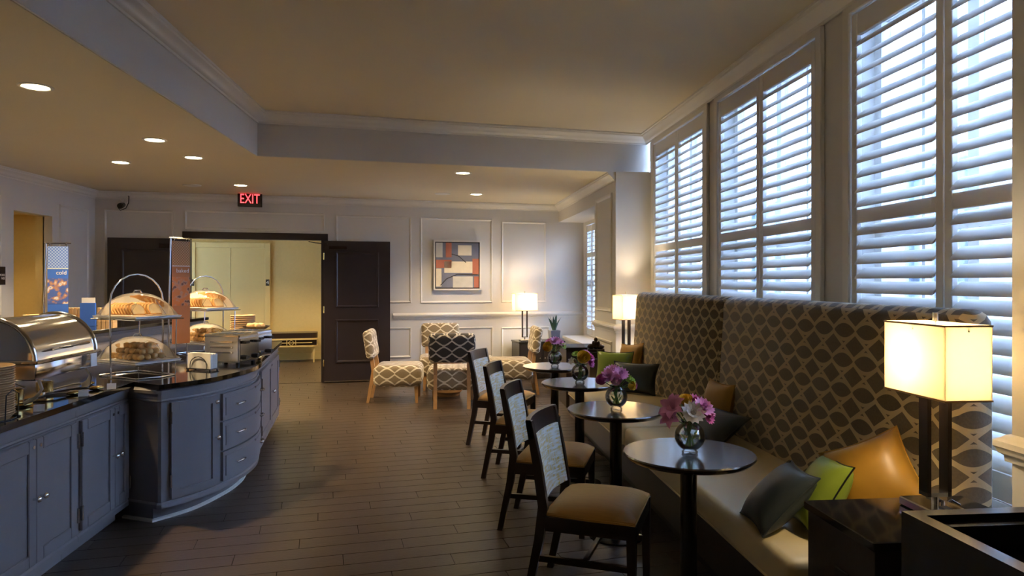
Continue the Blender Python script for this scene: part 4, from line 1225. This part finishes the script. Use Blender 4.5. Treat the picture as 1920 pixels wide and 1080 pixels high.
r5 = min(r5, L_all-.03)
near_unit(0, mid12-.001, ((r1-(r2-r1), r1-.003), (r1, r2)), 'grey two-door buffet cabinet under the chafing dish', (r1-.03, r1+.03), (r1-(r2-r1)-.004, r2+.006))
near_unit(mid12+.001, L_all, ((r3, r4-.003), (r4, r5)), 'grey two-door buffet cabinet next to the bowed drawer unit', (r4-.03, r4+.03), (r3-.006, r5+.006))
# bowed unit
cu_ = thing('bowed_buffet_cabinet', 'grey bow-fronted buffet cabinet with one door and three drawers', 'cabinet')
fin = offs(arc, .035)
fin[0] = (-2.215, 4.335)
body = [(-2.452, 4.425)] + fin
carcass(cu_, body + [(XR, fin[-1][1]), (XR, 4.425)])
toe = offs(arc, .13)
MB().prism([(-2.5, 4.47)] + [(x, y) for x, y in toe[1:]] + [(XR, fin[-1][1]), (XR, 4.47)], 0, .10).build('toe_kick', M['cab'], cu_)
MB().sweep([(0, 0.0), (.018, 0.0), (.018, .012), (0, .018)], [(-2.5, 4.47)] + toe[1:]).build('toe_strip', M['trim'], cu_)
apron(cu_, body)
# arc-length positions
cum = [0]
for a, b in zip(fin, fin[1:]): cum.append(cum[-1] + math.dist(a, b))
def along(sv):
    for i in range(len(fin)-1):
        if sv <= cum[i+1] or i == len(fin)-2:
            t = (sv-cum[i])/(cum[i+1]-cum[i]); a, b = fin[i], fin[i+1]
            return (a[0]+(b[0]-a[0])*t, a[1]+(b[1]-a[1])*t)
def arc_at(u):
    best = min((abs(CX+FPX*p[0]/p[1]-u), sv) for sv, p in ((s_*.005, along(s_*.005)) for s_ in range(int(cum[-1]/.005))) )
    return best[1]
def arc_piece(par, name, a, b, d0, d1, z0, z1, mat=M['cab'], n=8):
    pts = [along(a+(b-a)*k/n) for k in range(n+1)]
    return MB().sweep([(d0, z0), (d1, z0), (d1, z1), (d0, z1)], pts).build(name, mat, par, smooth=30)
a1, a2 = arc_at(318), arc_at(403); a3 = arc_at(413); a4 = cum[-1]-.04
dr = arc_piece(cu_, 'door', a1, a2, 0, .012, .15, ZC-.125)
fw_ = .05
arc_piece(dr, 'stile', a1, a1+fw_, .01, .022, .15, ZC-.125, n=2); arc_piece(dr, 'stile', a2-fw_, a2, .01, .022, .15, ZC-.125, n=2)
arc_piece(dr, 'rail', a1+fw_, a2-fw_, .01, .022, .15, .15+fw_); arc_piece(dr, 'rail', a1+fw_, a2-fw_, .01, .022, ZC-.125-fw_, ZC-.125)
pA, pB = along(a2-.08), along(a2)
knob(dr, pA, pB, .055, kz, .022); knob(dr, pA, pB, .055, ZC-.17, .012)
pA, pB = along(a1), along(a1+.05)
for hz in (.22, .62):
    h_ = MB(); front_box(h_, pA, pB, -.008, .003, .01, .026, hz, hz+.08, .002); h_.build('hinge', M['nickel'], dr)
zs_ = [.15, .355, .56, ZC-.125]
for k in range(3):
    z0, z1 = zs_[k]+(.006 if k else 0), zs_[k+1]-.006
    d_ = arc_piece(cu_, 'drawer', a3, a4, 0, .02, z0, z1, n=10)
    arc_piece(d_, 'raised_field', a3+.03, a4-.03, .019, .024, z0+.03, z1-.03, n=10)
    for f_ in (.2, .8):
        c0 = along(a3+(a4-a3)*f_-.05); c1 = along(a3+(a4-a3)*f_+.05); zz = (z0+z1)/2
        v = Vector(c1)-Vector(c0); n_ = Vector((v.y, -v.x)).normalized()
        def off(c, d): return (c[0]+n_.x*d, c[1]+n_.y*d, zz)
        mid_ = ((c0[0]+c1[0])/2, (c0[1]+c1[1])/2)
        MB().tube([off(c0, .022), off(c0, .045), off(mid_, .052), off(c1, .045), off(c1, .022)], .007, 8).build('handle', M['chrome'], d_, smooth=60)
    cm = along((a3+a4)/2); cn = along((a3+a4)/2+.02); v = Vector(cn)-Vector(cm); n_ = Vector((v.y, -v.x)).normalized()
    MB().cyl((cm[0]+n_.x*.02, cm[1]+n_.y*.02, z1-.028), (cm[0]+n_.x*.03, cm[1]+n_.y*.03, z1-.028), .009, n=10).build('lock', M['chrome'], d_)
# far straight unit
fu = thing('buffet_cabinet', 'grey two-door buffet cabinet at the doorway end of the counter', 'cabinet')
Fa, Fb = Vector((fin[-1][0]-.01, fin[-1][1]+.01)), Vector((-2.51, 7.43))
carcass(fu, [tuple(Fa), tuple(Fb), (XR, Fb.y), (XR, Fa.y)])
MB().prism([(Fa.x-.08, Fa.y), (Fb.x-.08, Fb.y-.05), (XR, Fb.y-.05), (XR, Fa.y)], 0, .10).build('toe_kick', M['cab'], fu)
MB().sweep([(0, 0), (.015, 0), (.015, .012), (0, .018)], [(Fa.x-.08, Fa.y), (Fb.x-.08, Fb.y-.05)]).build('toe_strip', M['trim'], fu)
apron(fu, [tuple(Fa), tuple(Fb)])
Lf = (Fb-Fa).length; md = Lf*.52
door(fu, Fa, Fb, .12, md-.002, .15, ZC-.125, md-.03, kz, .11); door(fu, Fa, Fb, md+.002, Lf-.10, .15, ZC-.125, md+.03, kz, Lf-.095)
# rear tier
rt = thing('rear_serving_counter', 'raised grey serving counter behind the granite worktop', 'counter')
rx0, rx1, ry0, ry1 = -4.95, XR-.02, 3.2, 8.3
MB().box(rx0, rx1, ry0, ry1, 0, 1.06).build('carcass', M['cab'], rt)
MB().rbox(rx0-.03, rx1+.04, ry0-.03, ry1+.03, 1.06, 1.095, .006, 1).build('top', M['granite'], rt)
MB().box(rx1, rx1+.015, ry0, ry1, 1.0, 1.03).build('bead_moulding', M['cab'], rt)
for k in range(6):
    a = ry0+.08+k*(ry1-ry0-.1)/6
    front_ = MB().rbox(rx1-.002, rx1+.012, a, a+.76, .90, .98, .004, 1); front_.build('panel', M['cab'], rt)

# ------------------------------------------------------------------ buffet items
# chafing dish: axis along depth
cdz = Matrix.Rotation(math.radians(6), 4, 'Z')
cd = thing('chafing_dish', 'polished roll-top chafing dish on curved legs on the worktop', 'chafing dish', (-2.66, 3.78, ZC+.018), math.radians(6))
hl, hr = .31, .225
n = 20; vs = []; fs = []
for y in (-hl, hl):
    for k in range(n+1):
        a = PI*k/n; vs.append((hr*math.cos(a), y, .215+hr*math.sin(a)*.98))
for k in range(n): fs.append((k, k+1, n+2+k, n+1+k))
MB().add(vs, fs).build('roll_lid', M['chrome'], cd, smooth=40)
for s in (-1, 1):
    e_ = MB(); ring = [(hr*.985*math.cos(PI*k/n), s*(hl-.012), .215+hr*.965*math.sin(PI*k/n)) for k in range(n+1)]
    e_.add(ring, [tuple(range(n+1))]); e_.build('lid_end', M['chrome'], cd)
    MB().tube([(hr*math.cos(PI*k/n), s*hl, .215+hr*.98*math.sin(PI*k/n)) for k in range(n+1)], .012, 8).build('lid_rim', M['chrome'], cd, smooth=60)
    for t_ in (-1, 1):
        leg = [(t_*.20, s*.24, .13), (t_*.225, s*.25, .07), (t_*.205, s*.265, .03), (t_*.16, s*.29, .004)]
        MB().tube(leg, .006, 6, r2=.022).build('leg', M['steel'], cd, smooth=60)
MB().rbox(-.23, .23, -.315, .315, .12, .21, .012, 2).build('water_pan', M['chrome'], cd, smooth=40)
MB().rbox(-.245, .245, -.33, .33, .205, .222, .004, 1).build('pan_rim', M['chrome'], cd)
MB().tube([(.235, -.1, .27), (.285, -.1, .28), (.285, .1, .28), (.235, .1, .27)], .008, 8).build('lid_handle', M['chrome'], cd, smooth=60)
MB().box(.247, .251, .2, .27, .13, .205).build('label_card', M['paper'], cd)
for y in (-.14, .14):
    t = thing('fuel_can', 'small chafing fuel can below the roll-top dish', 'can', cd.matrix_basis @ Vector((0.03, y, .001)), 0, 'fuel cans under the chafing dish')
    MB().lathe([(.001, 0), (.042, 0), (.042, .055), (.03, .06), (.001, .06)], 20).build('can_body', M['brass'], t, smooth=40)
# serving spoons on the worktop
for k, (x, y, a) in enumerate(((-2.48, 3.92, 1.1), (-2.46, 4.1, .9), (-2.62, 4.28, 1.3), (-2.5, 3.55, 1.2))):
    t = thing('serving_spoon', 'steel serving spoon lying on the granite below the chafing dish', 'spoon', (x, y, ZC), a, 'serving spoons on the worktop')
    m_ = blob([((0, 0, .012), (.045, .032, .012))]); m_.build('bowl', M['brass'], t, smooth=60)
    MB().tube([(-.03, 0, .014), (-.1, 0, .02), (-.2, 0, .012), (-.26, 0, .008)], .005, 6, r2=.009).build('handle', M['steel'], t)
for u, v, w_ in ((156, 744, 'at the worktop edge below the chafing dish'), (73, 772, 'beside the near stack of plates'), (209, 730, 'by the foot of the bread stand')):
    p = at_z(u, v, ZC)
    t = thing('food_label', 'small white food label card ' + w_, 'label', (p.x, p.y, ZC), math.radians(25))
    MB().box(-.022, .022, -.012, .012, 0, .003).build('foot', M['steel'], t)
    mb = MB().box(-.024, .024, -.001, .001, .002, .036); mb.v = [Matrix.Rotation(-.35, 4, 'X') @ q for q in mb.v]; mb.build('card', M['paper'], t)
# stack of plates
def stack(loc, r, n_, dz, label, taper=.75, lid=True, name='paper_bowl', grp='stacked kraft bowls', cat='bowl'):
    me = MB().lathe([(.001, 0), (r*taper, 0), (r, dz*2.2), (r*1.02, dz*2.3), (r*.98, dz*2.5), (r*taper*.97, dz*.4), (.001, dz*.4)], 26).mesh(name, M['kraft'], 40)
    for k in range(n_):
        o = bpy.data.objects.new(name, me); COL.objects.link(o); o.location = (loc[0], loc[1], loc[2]+k*dz)
        tag(o, label, cat, grp)
stack((-2.44, 3.2, ZC), .12, 22, .0107, 'kraft paper plate in the tall stack at the near end of the worktop', .82, name='paper_plate', grp='kraft plates in the near stack', cat='plate')
wr = thing('plate_rack', 'thin wire rack around the near stack of kraft plates', 'rack', (-2.44, 3.2, ZC))
MB().tube([(.1, -.1, .003), (.126, 0, .003), (.1, .1, .003), (0, .13, .003), (-.1, .1, .003), (-.126, 0, .003), (-.1, -.1, .003), (0, -.13, .003)], .003, 5, True).build('base_ring', M['black'], wr)
MB().tube([(.13, -.04, .003), (.135, -.04, .12), (.135, 0, .14), (.135, .04, .12), (.13, .04, .003)], .003, 5).build('side_loop', M['black'], wr)
stack((-2.62, 6.75, ZC), .115, 16, .018, 'kraft paper bowl in the stack behind the toasters', .78)
stack(tuple(at_z(70, 606, 1.095)), .13, 4, .016, 'kraft paper bowl in the low stack on the rear counter', .75, grp='kraft bowls on the rear counter')

# tiered pastry stands
def tier_stand(loc, rz, label, what):
    t = thing('tiered_display_stand', label, 'display stand', loc, rz, 'two-tier pastry stands')
    w, d = .23, .165
    R_ = Matrix.Rotation(0, 4, 'Z')
    arch = [(-w-.015, 0, .0)]
    MB().tube([(-.2, -.14, .006), (.2, -.14, .006), (.24, 0, .006), (.2, .14, .006), (-.2, .14, .006), (-.24, 0, .006)], .005, 6, True).build('base_wire', M['chrome'], t)
    hp = [(0, -d-.02, .006), (0, -d-.025, .4)]
    for k in range(11):
        a = PI - PI*k/10
        hp.append((0, (d+.025)*math.cos(a), .5+.19*math.sin(a)))
    hp += [(0, d+.025, .4), (0, d+.02, .006)]
    MB().tube(hp, .006, 8).build('arch_handle', M['chrome'], t, smooth=60)
    for x in (-.2, .2):
        MB().tube([(x, .14, .006), (x, .15, .38)], .004, 6).build('support_rod', M['chrome'], t)
    for z in (.10, .395):
        tr = MB().rbox(-w, w, -d, d, z, z+.012, .004, 1).build('tray', M['paper'], t)
        MB().sweep([(-.002, z+.01), (.012, z+.014), (.012, z+.018), (-.002, z+.016)], [(-w, -d), (-w, d), (w, d), (w, -d)], True).build('tray_rim', M['steel'], tr)
        wi = MB().tube([(-w-.01, -d-.01, z-.006), (w+.01, -d-.01, z-.006), (w+.01, d+.01, z-.006), (-w-.01, d+.01, z-.006)], .0035, 5, True)
        for k in range(9):
            x = -w + 2*w*k/8; wi.tube([(x, -d-.01, z-.006), (x, d+.01, z-.006)], .002, 4)
        wi.build('wire_shelf', M['chrome'], t)
        n = 12; vs = []; fs = []
        for i in range(n+1):
            for j in range(n+1):
                u, v = -1+2*i/n, -1+2*j/n
                hh = .155*((1-abs(u)**2.4)*(1-abs(v)**2.6))**.5
                vs.append((u*(w-.012), v*(d-.012), z+.016+hh))
        for i in range(n):
            for j in range(n):
                a = i*(n+1)+j; fs.append((a, a+n+1, a+n+2, a+1))
        dm_ = MB().add(vs, fs).build('dome_cover', M['acrylic'], t, smooth=70)
        MB().tube([(.0, -.03, z+.168), (0, -.02, z+.185), (0, .02, z+.185), (0, .03, z+.168)], .005, 6).build('dome_handle', M['chrome'], dm_)
        MB().tube([(.11, -d+.03, z+.02), (.11, -.06, z+.12), (.11, .0, z+.145), (.11, .06, z+.12), (.11, d-.03, z+.02)], .002, 4).build('dome_seam', M['acrylic'], dm_)
    return t
slice_me = None
def bread_slice():
    prof = []
    for k in range(17):
        a = PI*k/16; prof.append((.055*math.cos(a)*(1.08 if 3 < k < 13 else 1), .05+.05*math.sin(a)))
    prof = [(.05, 0)] + prof + [(-.05, 0)]
    vs = [(-.006, x, z) for x, z in prof] + [(.006, x, z) for x, z in prof]; n = len(prof)
    return MB().add(vs, [tuple(range(n)), tuple(range(2*n-1, n-1, -1))] + [(i, (i+1) % n, n+(i+1) % n, n+i) for i in range(n)]).mesh('bread_slice', M['bread'])
slice_me = bread_slice()
crust_me = MB().tube([(0, .05, .002), (0, .057, .05), (0, .042, .085), (0, 0, .102), (0, -.042, .085), (0, -.057, .05), (0, -.05, .002)], .0075, 6, True).mesh('crust', M['crust'], 60)
pas_me = []
for k in range(3):
    rnd = random.Random(k)
    b = blob([((rnd.uniform(-.006, .006), rnd.uniform(-.006, .006), .022+rnd.uniform(-.004, .006)), (rnd.uniform(.026, .031), rnd.uniform(.024, .03), .026)) for _ in range(2)])
    mz = min(v.z for v in b.v); b.v = [v-Vector((0, 0, mz)) for v in b.v]
    pas_me.append(b.mesh('pastry', M['pastry'], 70))
def fill(stand, label, low=True):
    mw = stand.matrix_basis
    names = label
    for row, y in enumerate((-.062, .062)):
        for k in range(8):
            o = thing('bread_slice', 'bread slice leaning under the upper dome of the ' + names, 'bread', mw @ Vector((-.115+.032*k, y, .4115)), stand.rotation_euler.z, 'bread slices on the ' + names)
            for me, nm in ((slice_me, 'crumb'), (crust_me, 'crust')):
                c = bpy.data.objects.new(nm, me); COL.objects.link(c); c.parent = o
                c.rotation_euler = (0, -.5, 0); c.location = (0, 0, .009); c.scale = (.8, .8, .8)
    if low:
        i = 0
        for gx in range(7):
            for gy in range(4):
                o = bpy.data.objects.new('pastry', pas_me[i % 3]); COL.objects.link(o)
                o.matrix_basis = mw @ Matrix.Translation((-.147+.049*gx, -.078+.052*gy, .117)) @ Matrix.Rotation(i*1.3, 4, 'Z') @ Matrix.Scale(.8, 4)
                tag(o, 'small golden pastry under the lower dome of the ' + names, 'pastry', 'pastries on the ' + names); i += 1
        for lay, (nx, ny) in enumerate(((6, 3), (4, 2))):
            for gx in range(nx):
                for gy in range(ny):
                    o = bpy.data.objects.new('pastry', pas_me[i % 3]); COL.objects.link(o)
                    o.matrix_basis = mw @ Matrix.Translation((.049*(gx-(nx-1)/2), .052*(gy-(ny-1)/2), .117+.034*(lay+1))) @ Matrix.Rotation(i*1.3, 4, 'Z') @ Matrix.Scale(.8, 4)
                    tag(o, 'golden pastry heaped high under the lower dome of the ' + names, 'pastry', 'heaped pastries on the ' + names); i += 1
st1 = tier_stand((-2.55, 4.72, ZC), math.radians(-28), 'two-tier wire stand of bread and pastries beside the chafing dish', '')
fill(st1, 'stand beside the chafing dish')
st2 = tier_stand((-2.72, 6.15, ZC), math.radians(-28), 'two-tier wire stand of bread and pastries behind the toasters', '')
fill(st2, 'stand behind the toasters')
# napkin holder
nh = thing('napkin_holder', 'wire napkin holder in front of the toasters', 'napkin holder', (-2.24, 5.02, ZC), math.radians(-20))
MB().tube([(-.11, -.04, .012), (.11, -.04, .012), (.11, .04, .012), (-.11, .04, .012)], .004, 6, True).build('base', M['black'], nh)
for y in (-.042, .042):
    MB().tube([(-.075, y, .012)] + [(.075*math.cos(PI-PI*k/8), y, .04+.06*math.sin(PI*k/8)) for k in range(9)] + [(.075, y, .012)], .003, 6).build('side_loop', M['black'], nh)
for x in (-.1, .1):
    for y in (-.035, .035): MB().cyl((x, y, 0), (x, y, .012), .006, n=8).build('foot', M['black'], nh)
npk = MB()
for k in range(9): npk.box(-.105, .105, -.034+k*.0075, -.029+k*.0075, .016, .125-.004*(k % 3))
tag(npk.build('napkin_stack', M['paper'], None, nh.location, nh.rotation_euler.z), 'stack of white paper napkins standing in the wire holder', 'napkins')
# toasters
def toaster(loc, rz, label):
    t = thing('toaster', label, 'toaster', loc, rz, 'steel toasters on the worktop')
    MB().rbox(-.15, .15, -.13, .13, .02, .235, .012, 2).build('body', M['steel'], t)
    MB().rbox(-.152, .152, -.132, .132, .21, .237, .008, 1).build('top_cap', M['chrome'], t)
    for x in (-.09, -.03, .03, .09): MB().box(x-.014, x+.014, -.1, .1, .236, .239).build('bread_slot', M['black'], t)
    for z in (.09, .13, .17): MB().rbox(-.10, .10, -.136, -.129, z, z+.018, .003, 1).build('side_louvre', M['chrome'], t)
    MB().rbox(.146, .156, -.125, .125, .03, .205, .004, 1).build('control_panel', M['chrome'], t)
    for y in (-.075, .075):
        MB().cyl((.155, y, .06), (.185, y, .06), .02, .016, 12).build('dial', M['black'], t)
        MB().cyl((.155, y+.04, .06), (.175, y+.04, .06), .012, .01, 10).build('button', M['black'], t)
        MB().rbox(.155, .19, y-.028, y+.028, .165, .185, .004, 1).build('lever', M['black'], t)
    for x in (-.12, .12):
        for y in (-.1, .1): MB().cyl((x, y, 0), (x, y, .021), .015, n=8).build('foot', M['black'], t)
    return t
toaster((-2.19, 5.42, ZC), math.radians(-12), 'steel four-slot toaster beside the napkin holder')
toaster((-2.21, 5.80-.02, ZC), math.radians(-12), 'steel four-slot toaster behind the first toaster')
tag(blob([((0, 0, .026), (.026, .026, .026))]).build('brass_knob', M['brass'], None, (-2.045, 5.60, ZC), smooth=60), 'round brass knob resting at the worktop edge by the toasters', 'knob')
sd = thing('food_dish', 'small raised dish of pastry pieces behind the toasters', 'dish', (-2.42, 6.55, ZC))
MB().lathe([(.001, .19), (.09, .19), (.13, .22), (.126, .222), (.09, .196), (.001, .196)], 24).build('dish', M['acrylic'], sd, smooth=50)
for k in range(3):
    a = k*2.1; MB().tube([(.09*math.cos(a), .09*math.sin(a), .19), (.07*math.cos(a), .07*math.sin(a), .1), (.12*math.cos(a), .12*math.sin(a), .004)], .004, 6).build('wire_leg', M['chrome'], sd)
for k in range(6):
    o = bpy.data.objects.new('pastry', pas_me[k % 3]); COL.objects.link(o); a = k*1.05
    o.location = (-2.42+.055*math.cos(a), 6.55+.055*math.sin(a), ZC+.197); o.rotation_euler = (0, 0, a)
    tag(o, 'pale pastry piece heaped on the small raised dish', 'pastry', 'pastry pieces on the raised dish')

# banner signs
def banner(loc, rz, top, h, w, cols, word, label, picture):
    """pole at local origin, banner hangs to +x"""
    t = thing('banner_stand', label, 'sign', loc, rz)
    MB().cyl((0, 0, 0), (0, 0, .012), .07).build('foot', M['steel'], t)
    MB().tube([(-.02, 0, .01), (-.012, 0, top*.5), (0, 0, top)], .007, 8).build('pole', M['chrome'], t, smooth=60)
    MB().tube([(-.01, 0, top), (w+.03, 0, top)], .005, 8).build('crossbar', M['chrome'], t)
    for x in (.03, w-.0): MB().tube([(x, 0, top+.008), (x, -.012, top-.008), (x, 0, top-.03)], .003, 5).build('hook', M['chrome'], t)
    x0, x1 = .012, w+.012; z1 = top-.025; z0 = z1-h
    bn = MB().box(x0, x1, -.002, .002, z0, z1).build('banner', cols[0], t)
    MB().box(x0, x1, -.0035, -.002, z1-h*.24, z1).build('dot_pattern', cols[1], bn)
    MB().box(x0, x1, -.004, -.002, z1-h*.247, z1-h*.24).build('divider_line', M['paper'], bn)
    text_mesh(word, w*.3, 'word', M['paper'], bn, Matrix.Translation((x1-.01, -.004, z1-h*.29)) @ Matrix.Rotation(PI/2, 4, 'X'), extrude=.0005, align='RIGHT')
    MB().box(x0, x1, -.0035, -.002, z1-h*.63, z1-h*.35).build('food_picture', picture, bn)
    return t
def dots(name, bg, dot, sc):
    m, nt, b = new_mat(name); N = nt.nodes.new; L = nt.links.new
    uv = N('ShaderNodeUVMap'); vo = N('ShaderNodeTexVoronoi'); vo.inputs['Scale'].default_value = sc; vo.inputs['Randomness'].default_value = 0.0
    mp = N('ShaderNodeMapping'); mp.inputs['Rotation'].default_value = (0, 0, PI/4)
    L(uv.outputs[0], mp.inputs[0]); L(mp.outputs[0], vo.inputs['Vector'])
    lt_ = N('ShaderNodeMath'); lt_.operation = 'LESS_THAN'; lt_.inputs[1].default_value = .42
    mx = N('ShaderNodeMix'); mx.data_type = 'RGBA'; mx.inputs[6].default_value = bg; mx.inputs[7].default_value = dot
    L(vo.outputs['Distance'], lt_.inputs[0]); L(lt_.outputs[0], mx.inputs[0]); L(mx.outputs[2], b.inputs['Base Color'])
    b.inputs['Roughness'].default_value = .5
    return m
def picture(name, stops, sc):
    m, nt, b = new_mat(name); N = nt.nodes.new; L = nt.links.new
    uv = N('ShaderNodeUVMap'); no = N('ShaderNodeTexVoronoi'); no.inputs['Scale'].default_value = sc
    ns = N('ShaderNodeTexNoise'); ns.inputs['Scale'].default_value = sc*.8
    ad = N('ShaderNodeMath'); ad.operation = 'MULTIPLY_ADD'; ad.inputs[1].default_value = .6
    cr = N('ShaderNodeValToRGB')
    while len(cr.color_ramp.elements) < len(stops): cr.color_ramp.elements.new(.5)
    for e, (p_, c) in zip(cr.color_ramp.elements, stops): e.position = p_; e.color = c
    L(uv.outputs[0], no.inputs['Vector']); L(uv.outputs[0], ns.inputs['Vector'])
    L(no.outputs['Distance'], ad.inputs[0]); L(ns.outputs['Fac'], ad.inputs[2]); L(ad.outputs[0], cr.inputs[0]); L(cr.outputs[0], b.inputs['Base Color'])
    return m
blue = pmat('banner_blue', C(58, 104, 206), .45, var=.12, scale=4); orange = pmat('banner_orange', C(172, 104, 40), .45, var=.12, scale=4)
p = at_y(86, 700, 5.3)
banner((p.x, p.y, ZC), math.radians(10), 1.815-ZC, .70, .145, (blue, dots('banner_blue_dots', C(70, 108, 204), C(150, 176, 232), 62)), 'cold', 'tall blue banner reading cold with a cereal picture', picture('cereal_picture', ((.35, C(60, 104, 190)), (.55, C(210, 210, 222)), (.68, C(176, 130, 96)), (.85, C(70, 96, 176))), 26))
p = at_y(320, 700, 5.75)
banner((p.x, p.y, ZC), math.radians(58), 1.885-ZC, .86, .16, (orange, dots('banner_orange_dots', C(150, 96, 44), C(196, 148, 88), 62)), 'baked', 'tall orange banner reading baked with a bread picture', picture('bread_picture', ((.35, C(120, 66, 24)), (.55, C(84, 52, 34)), (.68, C(176, 130, 96)), (.85, C(190, 110, 40))), 26))
# cartons and card holder on the rear counter
for k, u in enumerate((126, 133, 140, 147, 184, 192, 200, 208)):
    p = at_z(u, 604, 1.095)
    t = thing('drink_carton', 'small tan carton in the row on the rear counter', 'carton', (p.x, p.y+.05, 1.095), 0, 'cartons on the rear counter')
    MB().rbox(-.0165, .0165, -.04, .04, 0, .15, .002, 1).build('box', M['kraft'], t)
    MB().box(-.0172, .0172, -.041, .041, .07, .078).build('band', M['crust'], t)
p = at_z(165, 611, 1.095)
t = thing('card_holder', 'blue card holder with a white top standing on the rear counter', 'card holder', (p.x, p.y, 1.095), .15)
MB().box(-.07, .07, -.006, .006, 0, .22).build('blue_card', blue, t); MB().box(-.06, .06, .006, .012, .18, .27).build('white_card', M['paper'], t)
MB().box(-.075, .075, -.04, .04, 0, .006).build('foot', M['acrylic'], t)
p = at_z(25, 612, 1.095)
t = thing('condiment_tray', 'low black tray of packets on the rear counter', 'tray', (p.x, p.y, 1.095), .1)
MB().rbox(-.16, .16, -.09, .09, 0, .03, .006, 1).build('tray', M['black'], t); MB().box(-.1, .12, -.06, .06, .03, .045).build('packets', M['paper'], t)
bpy.context.view_layer.update()
